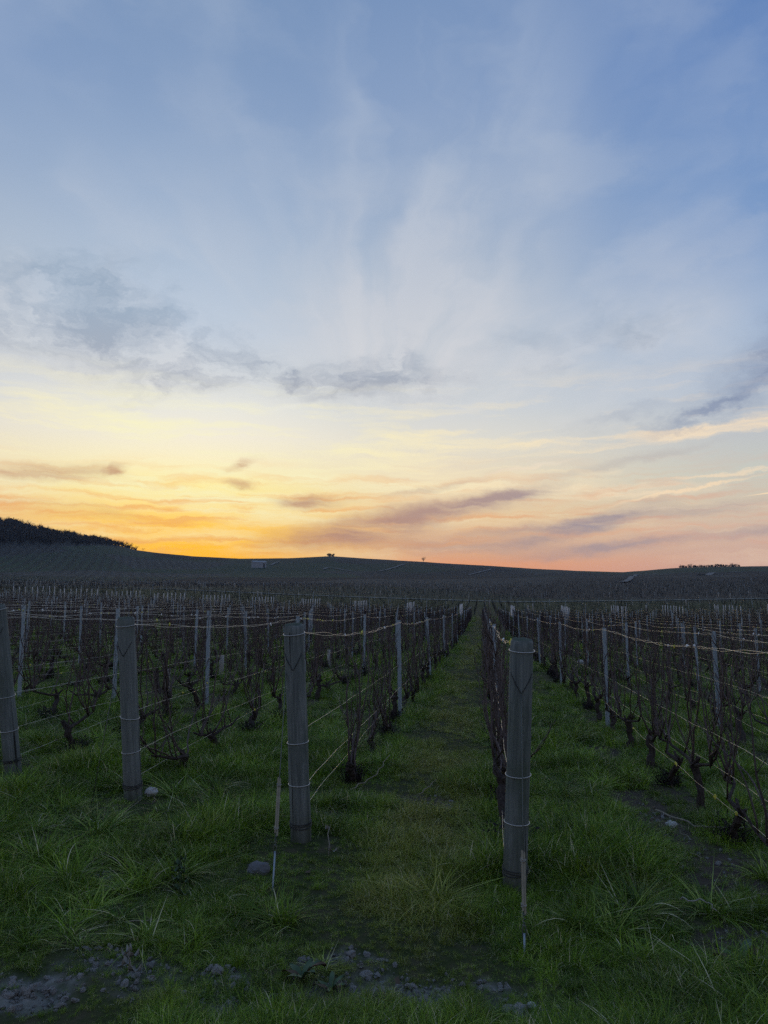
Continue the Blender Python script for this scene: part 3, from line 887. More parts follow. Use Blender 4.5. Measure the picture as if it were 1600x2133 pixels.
def make_vine_meshes(seed):
    """trunk mesh, list of cane meshes, basal clump mesh, joined light mesh for far copies"""
    rng = np.random.default_rng(100 + seed)
    trunk = MB(); light = MB()
    h = 0.12 + 0.22 * rng.random()
    lean = rng.normal(0, 0.14)
    pts = [(0, 0, -0.08)]
    for i in range(1, 6):
        t = i / 5
        pts.append((rng.normal(0, 0.009), lean * t + rng.normal(0, 0.011), h * t))
    pts = np.array(pts)
    rad = np.array([0.042, 0.034, 0.028, 0.026, 0.030, 0.036]) * (0.85 + 0.4 * rng.random())
    P = [pts[0]]; Rr = [rad[0]]
    for i in range(5):
        for q in (0.5, 1.0):
            P.append(pts[i] * (1 - q) + pts[i + 1] * q + rng.normal(0, 0.004, 3)); Rr.append((rad[i] * (1 - q) + rad[i + 1] * q) * (0.85 + 0.3 * rng.random()))
    trunk.tube(P, Rr, 8)
    light.tube(pts, rad * 1.05, 4)
    head = pts[-1]
    # arms
    spots = [head, head]
    for sgn in ([1, -1] if rng.random() < 0.8 else [rng.choice([-1, 1])]):
        L = 0.30 + 0.32 * rng.random()
        a = np.array([head, head + (rng.normal(0, 0.02), sgn * L * 0.45, 0.03 * rng.random() + 0.01), head + (rng.normal(0, 0.02), sgn * L * 0.8, 0.04 + 0.05 * rng.random()), head + (rng.normal(0, 0.02), sgn * L, 0.08 + 0.08 * rng.random())])
        trunk.tube(a, [0.020, 0.013, 0.010, 0.008], 6)
        light.tube(a, [0.024, 0.02, 0.016, 0.014], 3)
        spots += [a[1], a[2], (a[2] + a[3]) / 2, a[3]]
    for _ in range(3):        # stubs of old pruning cuts
        q = head + rng.normal(0, 0.012, 3)
        trunk.tube([q, q + (rng.normal(0, 0.03), rng.normal(0, 0.05), 0.05 + 0.03 * rng.random())], [0.014, 0.010], 5)
    canes = []
    n = int(rng.integers(9, 13))
    for i in range(n):
        st = spots[int(rng.integers(0, len(spots)))] + rng.normal(0, 0.012, 3)
        hh = 0.92 + 0.42 * rng.random() + (0.32 if rng.random() < 0.10 else 0)
        flop = 1.0 if rng.random() < 0.16 else 0.0
        pa = cane_path(rng, st, rng.normal(0, 1.25), hh * (0.7 if flop else 1), 12, flop)
        r0 = 0.0046 + 0.0040 * rng.random()
        rr = np.linspace(r0, r0 * 0.34, len(pa)) * (1 + 0.16 * (np.arange(len(pa)) % 2))
        cb = MB(); cb.tube(pa, rr, 5)
        light.tube(pa[::2], np.linspace(r0, r0 * 0.5, len(pa[::2])) * 1.35, 3, False)
        for _ in range(int(rng.integers(1, 5))):
            k = int(rng.integers(2, len(pa) - 1))
            sp = [pa[k]]; dv = np.array([rng.normal(0, 0.5), rng.normal(0, 0.8), 0.8])
            for _q in range(4):
                dv = dv / np.linalg.norm(dv) + np.array([rng.normal(0, 0.2), rng.normal(0, 0.25), 0.15])
                sp.append(sp[-1] + dv / np.linalg.norm(dv) * (0.035 + 0.05 * rng.random()))
            cb.tube(sp, np.linspace(r0 * 0.45, 0.0012, 5), 4)
            if _ == 0: light.tube(sp[::2], [0.003, 0.0025, 0.0015], 3, False)
        canes.append(cb.mesh('cane_%d_%d' % (seed, i), M['cane'], True))
    cl = MB()
    for _ in range(70):
        a = rng.random() * 6.28; r = 0.02 + 0.05 * rng.random()
        p0 = np.array([r * math.cos(a), r * math.sin(a) * 1.3, -0.01])
        p1 = p0 + (rng.normal(0, 0.03), rng.normal(0, 0.04), 0.05 + 0.05 * rng.random())
        p2 = p1 + (rng.normal(0, 0.04), rng.normal(0, 0.05), 0.01 + 0.06 * rng.random())
        cl.tube([p0, p1, p2], [0.004, 0.003, 0.001], 3, False)
        s = 0.006 + 0.008 * rng.random()
        u = rng.normal(0, 1, 3); u /= np.linalg.norm(u); w = np.cross(u, [0.3, 0.5, 0.8]); w /= np.linalg.norm(w)
        cl.add([p2 - u * s, p2 + w * s * 0.7, p2 + u * s, p2 - w * s * 0.7], [(0, 1, 2, 3)])
    return trunk.mesh('trunk_%d' % seed, M['bark'], False), canes, cl.mesh('basal_%d' % seed, M['dark_clump']), light.mesh('vine_light_%d' % seed, M['far_vine'])


VINES = [make_vine_meshes(i) for i in range(14)]


def joined(meshes, name, m):
    mb = MB()
    for me in meshes:
        v = np.empty(len(me.vertices) * 3); me.vertices.foreach_get('co', v)
        mb.add(v.reshape(-1, 3), [tuple(p.vertices) for p in me.polygons])
    return mb.mesh(name, m, True)


VINE_CANES = [joined(v[1], 'canes_%d' % i, M['cane']) for i, v in enumerate(VINES)]

ORD = ['first', 'second', 'third', 'fourth', 'fifth', 'sixth', 'seventh', 'eighth', 'ninth', 'tenth', 'eleventh', 'twelfth', 'thirteenth', 'fourteenth', 'fifteenth', 'sixteenth',
       'seventeenth', 'eighteenth', 'nineteenth', 'twentieth']
TENS = {20: 'twenty', 30: 'thirty', 40: 'forty', 50: 'fifty', 60: 'sixty', 70: 'seventy'}
TENTH = {30: 'thirtieth', 40: 'fortieth', 50: 'fiftieth', 60: 'sixtieth', 70: 'seventieth'}


def ordinal(n):
    if n <= 20: return ORD[n - 1]
    if n % 10 == 0: return TENTH[n]
    return TENS[n - n % 10] + '-' + ORD[n % 10 - 1]


def row_phrase(x):
    if x in ROWS_L: return ordinal(ROWS_L.index(x) + 1) + ' row left of the grass path'
    return ordinal(ROWS_R.index(x) + 1) + ' row right of the grass path'


YAW = math.radians(7.232); PIT = math.radians(7.415)


def in_view(x, y, z=0.7):
    """rough view test for choosing which repeats are single objects (margin of a step to the side)"""
    cx_ = x * math.cos(YAW) + y * math.sin(YAW)
    cy_ = -x * math.sin(YAW) + y * math.cos(YAW)
    return cy_ > 1.0 and abs(cx_ / cy_) < 0.53


FIXED = {-1.09: [6.36, 7.62, 8.7], 1.55: [4.50, 5.35, 6.12, 7.0, 7.60], -2.48: [6.40, 7.3, 8.25], -4.98: [7.5, 8.5, 9.43], -3.72: [6.85, 7.9, 8.9], 0.15: [4.95, 5.9, 6.9]}


def build_vines():
    spots = []
    for x in ROWS:
        y0 = row_start(x) + 0.8
        ys = list(FIXED.get(x, []))
        y = (ys[-1] + 1.12) if ys else max(y0, 1.0)
        while y < ROW_END:
            ys.append(y + RNG.normal(0, 0.08)); y += 1.12
        for k, yy in enumerate(ys):
            if RNG.random() < 0.03 and yy > 12: continue
            spots.append((x, yy))
    vis = [(x, y) for x, y in spots if in_view(x, y)]
    # strictly inside the photograph for the single ones
    def inside(x, y):
        cx_ = x * math.cos(YAW) + y * math.sin(YAW); cy_ = -x * math.sin(YAW) + y * math.cos(YAW)
        return cy_ > 2 and abs(cx_ / cy_) < 0.505
    single = sorted([s for s in vis if inside(*s)], key=lambda s: math.hypot(*s))[:300]
    sset = set(single)
    count = {}
    for x, y in sorted(single, key=lambda s: (s[0], s[1])):
        count[x] = count.get(x, 0) + 1
        rank = single.index((x, y))
        vi = int(RNG.integers(0, len(VINES)))
        tr, canes, basal, _ = VINES[vi]
        e = bpy.data.objects.new('grapevine', None)
        e.empty_display_size = 0.1
        C.objects.link(e)
        e.location = (x + RNG.normal(0, 0.02), y, h1(x, y) - 0.01)
        sc = 0.94 + 0.12 * RNG.random()
        e.scale = (sc, sc, sc)
        e.rotation_euler = (0, 0, (math.pi if RNG.random() < 0.5 else 0) + RNG.normal(0, 0.12))
        n = count[x]
        tag(e, '%s bare grapevine from the front in the %s' % (ordinal(n), row_phrase(x)), 'grapevine', 'bare grapevines in the near vineyard rows')
        link('trunk', tr, e)
        if rank < 110:
            for c in canes: link('cane', c, e)
        else:
            link('canes', VINE_CANES[vi], e)
        if RNG.random() < 0.55: link('basal_shoots', basal, e, scale=(1.15, 1.15, 1.2))
    # the rest of the block as one mass
    rest = [s for s in vis if s not in sset]
    col = source_collection('vine_light', [v[3] for v in VINES])
    P = np.array([(x, y) for x, y in rest])
    P = np.column_stack([P, hgt(P[:, 0], P[:, 1])])
    m = len(P)
    R = np.column_stack([np.zeros(m), np.zeros(m), np.where(RNG.random(m) < 0.5, math.pi, 0) + RNG.normal(0, 0.12, m)])
    S = (0.92 + 0.16 * RNG.random(m))[:, None] * np.ones(3)
    scatter('distant_grapevines', P, R, S, RNG.integers(0, len(VINES), m), col, 'mass of bare grapevines filling the rear of the near block', 'grapevines')
    # blocks beyond the headland: younger, lower vines, then darker full rows
    pts = []; scl = []
    for xr in np.arange(-140, 95, 1.3):
        for yv in np.arange(88, 140, 1.35):
            if in_view(xr, yv) and RNG.random() < 0.45: pts.append((xr, yv)); scl.append(0.55 + 0.2 * RNG.random())
    ct, sn = math.cos(math.radians(68)), math.sin(math.radians(68))
    for u in np.arange(-460, 520, 2.3):
        for v in np.arange(-420, 460, 1.5):
            xq, yq = u * ct - v * sn, u * sn + v * ct + 200
            if 153 + 6 * math.sin(xq * 0.03) < yq < 470 and in_view(xq, yq) and RNG.random() < 0.45 * min(1.0, max(0.0, (470 - yq) / 220)):
                pts.append((xq + RNG.normal(0, 0.5), yq + RNG.normal(0, 0.5))); scl.append(0.50 + 0.25 * RNG.random())
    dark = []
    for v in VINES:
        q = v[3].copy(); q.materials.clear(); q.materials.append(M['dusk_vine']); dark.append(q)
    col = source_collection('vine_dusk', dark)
    P = np.array(pts); P = np.column_stack([P, hgt(P[:, 0], P[:, 1])]); m = len(P)
    R = np.column_stack([np.zeros(m), np.zeros(m), np.where(RNG.random(m) < 0.5, math.pi, 0) + RNG.normal(0, 0.15, m)])
    S = np.array(scl)[:, None] * np.ones(3)
    scatter('far_vineyard', P, R, S, RNG.integers(0, len(VINES), m), col, 'far vineyard blocks of dark vine rows climbing to the hills', 'vineyard')


build_vines()


# ------------------------------------------------------------------ wooden end posts, anchors, steel posts, wires
def post_mesh(seed, length, r):
    rng = np.random.default_rng(seed)
    n = 20
    zs = [-0.12, 0.0, 0.2, 0.45, 0.7, 0.95, length - 0.05, length - 0.012, length]
    V = []
    wob = [1 + rng.normal(0, 0.012) for _ in range(n)]
    for j, z in enumerate(zs):
        rr = r * (1.03 - 0.05 * max(z, 0) / length)
        if j == len(zs) - 1: rr *= 0.86
        elif j == len(zs) - 2: rr *= 0.97
        ox, oy = rng.normal(0, 0.0015, 2)
        for k in range(n):
            a = 2 * math.pi * k / n
            V.append((rr * wob[k] * math.cos(a) + ox, rr * wob[k] * math.sin(a) + oy, z + (rng.normal(0, 0.002) if j == len(zs) - 1 else 0)))
    F = []
    for j in range(len(zs) - 1):
        for k in range(n):
            F.append((j * n + k, j * n + (k + 1) % n, (j + 1) * n + (k + 1) % n, (j + 1) * n + k))
    mb = MB(); mb.add(V, F)
    shaft = mb.mesh('shaft', M['wood'], True)
    top = MB()
    ring = [V[(len(zs) - 1) * n + k] for k in range(n)]
    inner = [(p[0] * 0.55, p[1] * 0.55, length + 0.003 + rng.normal(0, 0.001)) for p in ring]
    top.add(ring + inner + [(0, 0, length + 0.005)], [(k, (k + 1) % n, n + (k + 1) % n, n + k) for k in range(n)] + [(n + k, n + (k + 1) % n, 2 * n) for k in range(n)])
    return shaft, top.mesh('top_face', M['endgrain'], True)


def ring_path(r, z, tilt=0.0, ph=0.0, n=28, close=True):
    a = np.linspace(0, 2 * math.pi, n + 1)
    return np.stack([r * np.cos(a), r * np.sin(a), z + tilt * np.sin(a + ph)], 1)


POSTS = [  # base x, y, top offset dx, dy, length, radius, label
    (0.14, 4.21, 0.058, -0.20, 1.310, 0.060, 'thick grey wooden end post nearest the camera, standing right of the grass path'),
    (-1.10, 4.73, -0.017, -0.20, 1.325, 0.060, 'grey wooden end post with four wire bands just left of the grass path'),
    (-2.48, 5.41, -0.020, -0.20, 1.315, 0.061, 'grey wooden end post with a white stone at its foot'),
    (-3.69, 5.87, -0.085, -0.22, 1.360, 0.062, 'leaning grey wooden end post cut by the left edge of the picture'),
    (1.55, 3.56, 0.03, -0.20, 1.27, 0.060, 'grey wooden end post of the second row right of the grass path'),
    (-4.98, 6.50, -0.04, -0.20, 1.29, 0.060, 'grey wooden end post of the fourth row left of the grass path'),
    (-6.25, 7.06, -0.03, -0.20, 1.29, 0.060, 'grey wooden end post of the fifth row left of the grass path'),
    (2.88, 2.96, 0.03, -0.20, 1.27, 0.060, 'grey wooden end post of the third row right of the grass path'),
]
BANDS = (1.215, 0.60, 0.355)
post_top = {}


def build_posts():
    for i, (x, y, dx, dy, L, r, lab) in enumerate(POSTS):
        z = h1(x, y)
        e = bpy.data.objects.new('wooden_post', None); C.objects.link(e)
        e.location = (x, y, z - 0.02)
        ax = Vector((dx, dy, math.sqrt(L * L - dx * dx - dy * dy))).normalized()
        q = Vector((0, 0, 1)).rotation_difference(ax)
        e.rotation_euler = q.to_euler()
        tag(e, lab, 'wooden post', 'wooden end posts of the vine rows')
        sh, tp = post_mesh(40 + i, L, r)
        s = link('shaft', sh, e); link('top_face', tp, e)
        rng = np.random.default_rng(i)
        for b in BANDS:
            mb = MB(); mb.tube(ring_path(r * 1.0 + 0.004, b * L / 1.27 + rng.normal(0, 0.006), rng.normal(0, 0.006), rng.random() * 6), 0.0027, 6, False)
            link('wire_band', mb.mesh('wire_band', M['band'], True), e)
        mb = MB()
        for k in range(3):
            mb.tube(ring_path(r * 1.035 + 0.003, 0.115 + 0.013 * k, rng.normal(0, 0.006), rng.random() * 6), 0.0028, 5, False)
        link('dark_wire_wrap', mb.mesh('dark_wire_wrap', M['dark_wire'], True), e)
        # slack loop of the anchor cable hanging as a V on the front
        mb = MB()
        zt, zb = L * 0.875, L * 0.80
        a = np.linspace(-2.6, -0.54, 11)          # front side faces -y
        zz = zb + (zt - zb) * np.abs((a + 1.57) / 1.03)
        mb.tube(np.stack([(r + 0.002) * np.cos(a), (r + 0.002) * np.sin(a), zz], 1), 0.0022, 5)
        link('cable_loop', mb.mesh('cable_loop', M['dark_wire'], True), e)
        post_top[x] = (Vector(e.location), q, L, r)


build_posts()


def on_post(x, h, off=(0, 0)):
    loc, q, L, r = post_top[x]
    return loc + q @ Vector((off[0], off[1], h))


def build_anchor(px, ground, t0, t1, label, sleeve=True, side=0.0):
    loc, q, L, r = post_top[px]
    a = loc + q @ Vector((side, -(r + 0.003) if abs(side) < 0.04 else -0.02, L * 0.80))
    gx, gy = ground
    b = Vector((gx, gy, h1(gx, gy) - 0.03))
    e = bpy.data.objects.new('anchor_cable', None); C.objects.link(e)
    e.location = b
    tag(e, label, 'anchor cable', 'anchor cables of the end posts')
    f = lambda t: np.array((a - b) * (1 - t))
    if not sleeve:
        mb = MB(); mb.tube([f(t) for t in (0, 0.5, 1.0)], 0.0028, 5); link('cable', mb.mesh('cable', M['cable'], True), e)
        return
    mb = MB(); mb.tube([f(t) for t in (0, 0.25, 0.5, t0 + 0.02)], 0.0026, 5); link('cable', mb.mesh('cable', M['cable'], True), e)
    # split wooden sleeve: two slats side by side
    for s in (-1, 1):
        mb = MB()
        o = np.array([0.0042 * s, 0.002 * s, 0])
        ts = np.linspace(t0 + (0.006 if s > 0 else 0), t1 - (0.0 if s > 0 else 0.012), 6)
        mb.tube([f(t) + o + np.array([0.001 * math.sin(9 * t), 0, 0]) for t in ts], [0.0048, 0.0055, 0.0057, 0.0056, 0.0055, 0.0050], 6)
        link('wooden_slat', mb.mesh('wooden_slat', M['sleeve'], False), e)
    for t in (t0 + 0.035, t1 - 0.03):
        c = f(t)
        mb = MB(); mb.tube(ring_path(0.0115, 0, 0.003, 1.0, 16) + c, 0.0022, 5, False)
        mb.tube(ring_path(0.0112, 0.005, -0.003, 2.0, 16) + c, 0.0022, 5, False)
        link('binding', mb.mesh('binding', M['weed_pale'], True), e)
    # twisted eye and rod into the ground
    tt = np.linspace(t1 - 0.01, t1 + 0.035, 16)
    mb = MB(); mb.tube([f(t) + np.array([0.006 * math.cos(k * 1.5), 0.006 * math.sin(k * 1.5), 0]) for k, t in enumerate(tt)], 0.0024, 5)
    c = f(t1 + 0.055)
    ang = np.linspace(0, 2 * math.pi, 18)
    mb.tube(np.stack([0.008 * np.cos(ang), 0 * ang, 0.026 * np.sin(ang)], 1) + c, 0.0028, 5, False)
    link('eye', mb.mesh('eye', M['cable'], True), e)
    mb = MB(); mb.tube([f(t) for t in (t1 + 0.06, (t1 + 1.05) / 2, 1.0)], 0.0048, 6)
    link('ground_rod', mb.mesh('ground_rod', M['steel'], True), e)


build_anchor(0.14, (0.150, 3.45), 0.625, 0.845, 'anchor cable with split wooden sleeve before the nearest wooden post')
build_anchor(-1.10, (-1.045, 3.88), 0.52, 0.765, 'anchor cable with split wooden sleeve beside the post left of the path', side=-0.05)
build_anchor(-2.48, (-2.64, 5.10), 0, 0, 'plain thin anchor cable slanting down beside the post with white stone', sleeve=False, side=-0.05)


def steel_post_mesh():
    mb = MB()
    # C profile, open towards the row
    w, dpt, t = 0.046, 0.030, 0.0035
    prof = [(-w / 2, -dpt / 2), (w / 2, -dpt / 2), (w / 2, dpt / 2), (w / 2 - t, dpt / 2), (w / 2 - t, -dpt / 2 + t), (-w / 2 + t, -dpt / 2 + t), (-w / 2 + t, dpt / 2), (-w / 2, dpt / 2)]
    n = len(prof)
    V = [(p[0], p[1], z) for z in (-0.15, 1.275) for p in prof]
    mb.add(V, [(k, (k + 1) % n, n + (k + 1) % n, n + k) for k in range(n)] + [tuple(n + k for k in (0, 5, 6, 7)), tuple(n + k for k in (1, 2, 3, 4)), tuple(n + k for k in (0, 1, 4, 5))])
    for z in np.arange(0.28, 1.25, 0.085):     # punched hooks on both flanges
        for s in (-1, 1):
            mb.box((s * (w / 2 + 0.0035), 0.002, z), (0.006, 0.010, 0.020))
    return mb.mesh('steel_post', M['steel'], False)


def build_steel_posts():
    me = steel_post_mesh()
    spots = []
    for x in ROWS:
        k = 0
        y = 10.35 + RNG.normal(0, 0.12)
        while y < ROW_END - 1:
            spots.append((x, y)); y += 5.9 + RNG.normal(0, 0.12)
        spots.append((x, ROW_END))
        if x > 3.5: spots.append((x, 4.5))
    exact = {(-1.09): (-1.10, 10.36), 1.55: (1.57, 10.41), 2.88: (2.88, 10.19), -6.25: (-6.25, 9.96), -4.98: (-4.99, 10.15), -3.72: (-3.78, 10.43)}
    def inside(x, y):
        cx_ = x * math.cos(YAW) + y * math.sin(YAW); cy_ = -x * math.sin(YAW) + y * math.cos(YAW)
        return cy_ > 2 and abs(cx_ / cy_) < 0.505
    vis = sorted([s for s in spots if in_view(*s)], key=lambda s: math.hypot(*s))
    single = [s for s in vis if inside(*s)][:260]
    ss = set(single)
    count = {}
    for x, y in sorted(single):
        count[x] = count.get(x, 0) + 1
        px, py = (x, y)
        if y < 11.5 and x in exact: px, py = exact[x]
        o = link('steel_post', me, loc=(px, py, h1(px, py)), rot=(RNG.normal(0, 0.012), RNG.normal(0, 0.014), RNG.normal(0, 0.08)))
        o.scale = (1, 1, 0.97 + 0.04 * RNG.random())
        tag(o, '%s steel post from the front in the %s' % (ordinal(count[x]), row_phrase(x)), 'steel post', 'steel line posts in the near vineyard rows')
    col = source_collection('steel_light', [me])
    rest = np.array([s for s in vis if s not in ss])
    P = np.column_stack([rest, hgt(rest[:, 0], rest[:, 1])])
    # posts in the blocks beyond
    more = []
    for xr in np.arange(-330, 220, 7.0):
        for yv in np.arange(160, 395, 14.0):
            if in_view(xr, yv): more.append((xr + RNG.normal(0, 2), yv + RNG.normal(0, 3)))
    for xr in np.arange(-140, 95, 2.6):
        for yv in np.arange(104, 140, 24.0):
            if in_view(xr, yv): more.append((xr, yv))
    Q = np.array(more); Q = np.column_stack([Q, hgt(Q[:, 0], Q[:, 1])])
    P = np.concatenate([P, Q]); m = len(P)
    scatter('distant_steel_posts', P, np.column_stack([RNG.normal(0, 0.02, m), RNG.normal(0, 0.02, m), RNG.normal(0, 0.1, m)]), np.ones((m, 3)), np.zeros(m, int), col,
            'far steel posts standing through the rear vine rows', 'steel posts')


build_steel_posts()


def clip_mesh(m):
    mb = MB()
    mb.box((0, 0, 0), (0.011, 0.020, 0.016)); mb.box((0.004, 0.006, -0.012), (0.006, 0.007, 0.014)); mb.box((-0.003, -0.004, 0.012), (0.006, 0.006, 0.010))
    return mb.mesh('clip', m)


def build_wires():
    clips = [clip_mesh(M['yellow_clip']), clip_mesh(M['white_clip'])]
    rng = np.random.default_rng(77)
    far = MB()
    names = ['top_wire', 'top_wire', 'middle_wire', 'lower_wire', 'lower_wire']
    for x in ROWS:
        near_row = -34 < x < 20
        px = min((p[0] for p in POSTS), key=lambda q: abs(q - x))
        has = abs(px - x) < 0.1
        y0 = row_start(x)
        if x > 3.2: y0 = max(y0, 2.0)
        if not has:                       # begin shortly outside the frame
            while y0 < ROW_END and not in_view(x, y0 + 1.5): y0 += 1.0
            if y0 > ROW_END - 6: continue
        e = None
        if near_row:
            e = bpy.data.objects.new('wire_trellis', None); C.objects.link(e)
            e.location = (x, y0, h1(x, y0))
            tag(e, 'thin metal wires strung along the ' + row_phrase(x), 'trellis wires', 'wires of the near vineyard rows')
        o0 = Vector((x, y0, h1(x, y0)))
        # sample positions: dense near, sparse far
        ys = [y0 + 0.02]
        while ys[-1] < ROW_END: ys.append(ys[-1] + (0.22 if ys[-1] < 14 else 0.7 if ys[-1] < 30 else 1.5))
        ys = np.array(ys)
        gz = base_h(np.full(len(ys), x), ys)
        ph = rng.random(8) * 6.28
        for wi, (nm, hh) in enumerate(zip(names, (1.225, 1.222, 0.66, 0.41, 0.33))):
            wav = 0.007 if wi < 2 else 0.004
            spn = ((ys - 10.35) / 5.9)
            sag = (0.045 if wi < 2 else 0.02 if wi < 4 else 0.07) * (4 * (spn - np.floor(spn)) * (1 - (spn - np.floor(spn))))
            dx = wav * np.sin(ys * 2.9 + ph[wi]) + wav * 0.7 * np.sin(ys * 7.1 + ph[wi + 1])
            dz = wav * np.sin(ys * 3.7 + ph[wi + 2]) + wav * 0.6 * np.sin(ys * 8.3 + ph[wi + 3])
            if wi < 2:
                tw = ys * 5.5 + wi * math.pi
                dx = dx + 0.008 * np.cos(tw); dz = dz * 0.6 + 0.008 * np.sin(tw) + 0.008 * np.sin(ys * 1.3 + ph[4])
            else:
                dx = dx + (0.028 if wi % 2 else -0.028)
            Z = gz + hh - sag + dz
            X = x + dx
            path = np.stack([X, ys, Z], 1)
            if has:
                hb = (1.215, 1.215, 0.60, 0.355, 0.12)[wi] * post_top[px][2] / 1.27
                s = np.array(on_post(px, hb, (0.05 * (1 if wi % 2 else -1), 0.035)))
                fade = np.exp(-(ys - y0) / (0.8 if wi < 4 else 1.6))
                base = path[0].copy()
                path = path + fade[:, None] * (s - base)[None, :] * np.array([1, 0, 1]) + np.array([0, 1, 0]) * (s[1] - base[1]) * np.exp(-(ys - y0) / 0.5)[:, None]
                path[0] = s
            rad = np.where(ys < 20, 0.0015 if wi < 2 else 0.0013, 0.0014)
            if near_row:
                mb = MB(); mb.tube(path - np.array(o0), rad, 5 if abs(x) < 8 else 3, False)
                w = link(nm, mb.mesh(nm, M['wire'], True), e)
                if abs(x) < 14:
                    cand = np.where(ys < 26)[0]
                    if wi in (0, 4) and len(cand):
                        for k in rng.choice(cand, size=min(len(cand), 12 if wi == 0 else 6), replace=False):
                            if ys[k] < y0 + 0.4: continue
                            link('clip', clips[0 if (wi == 4 or rng.random() < 0.4) else 1], w, loc=path[k] - np.array(o0), rot=(rng.random() * 6, 0, rng.normal(0, 0.3)))
            else:
                far.tube(path[::2], 0.0013, 3, False)
    # wires of the block beyond the headland
    for xr in np.arange(-140, 95, 2.6):
        yy = np.arange(86, 141, 6.0)
        yy = np.array([q for q in yy if in_view(xr, q)])
        if len(yy) < 2: continue
        for hh in (1.1,):
            far.tube(np.stack([np.full(len(yy), xr), yy, base_h(np.full(len(yy), xr), yy) + hh], 1), 0.002, 3, False)
    o = link('distant_wires', far.mesh('distant_wires', M['wire'], True))
    tag(o, 'fine wires over the farthest rows of the vineyard', 'wires', kind='stuff')


build_wires()


# ------------------------------------------------------------------ pale stakes of the young block
def build_stakes():
    mb = MB()
    mb.box((0, 0, 0.60), (0.070, 0.045, 1.32)); mb.box((0, 0, 1.27), (0.05, 0.03, 0.03))
    me = mb.mesh('pale_stake', M['pale_steel'])
    for k in range(-9, 7):
        xc = -2.35 + 5.7 * k
        side = 'left' if k <= 0 else 'right'
        n = -k + 1 if k <= 0 else k
        for j in range(8):
            y = 83.0 + j * 1.25 + RNG.normal(0, 0.08)
            x = xc + RNG.normal(0, 0.03)
            if not in_view(x, y): continue
            o = link('pale_stake', me, loc=(x, y, h1(x, y)), rot=(RNG.normal(0, 0.015), RNG.normal(0, 0.015), RNG.normal(0, 0.2)), scale=(1, 1, 0.95 + 0.08 * RNG.random()))
            tag(o, '%s pale stake from the front in the %s stake cluster %s of the path end' % (ordinal(j + 1), ordinal(n), side), 'stake', 'pale stakes in clusters beyond the near block')


build_stakes()


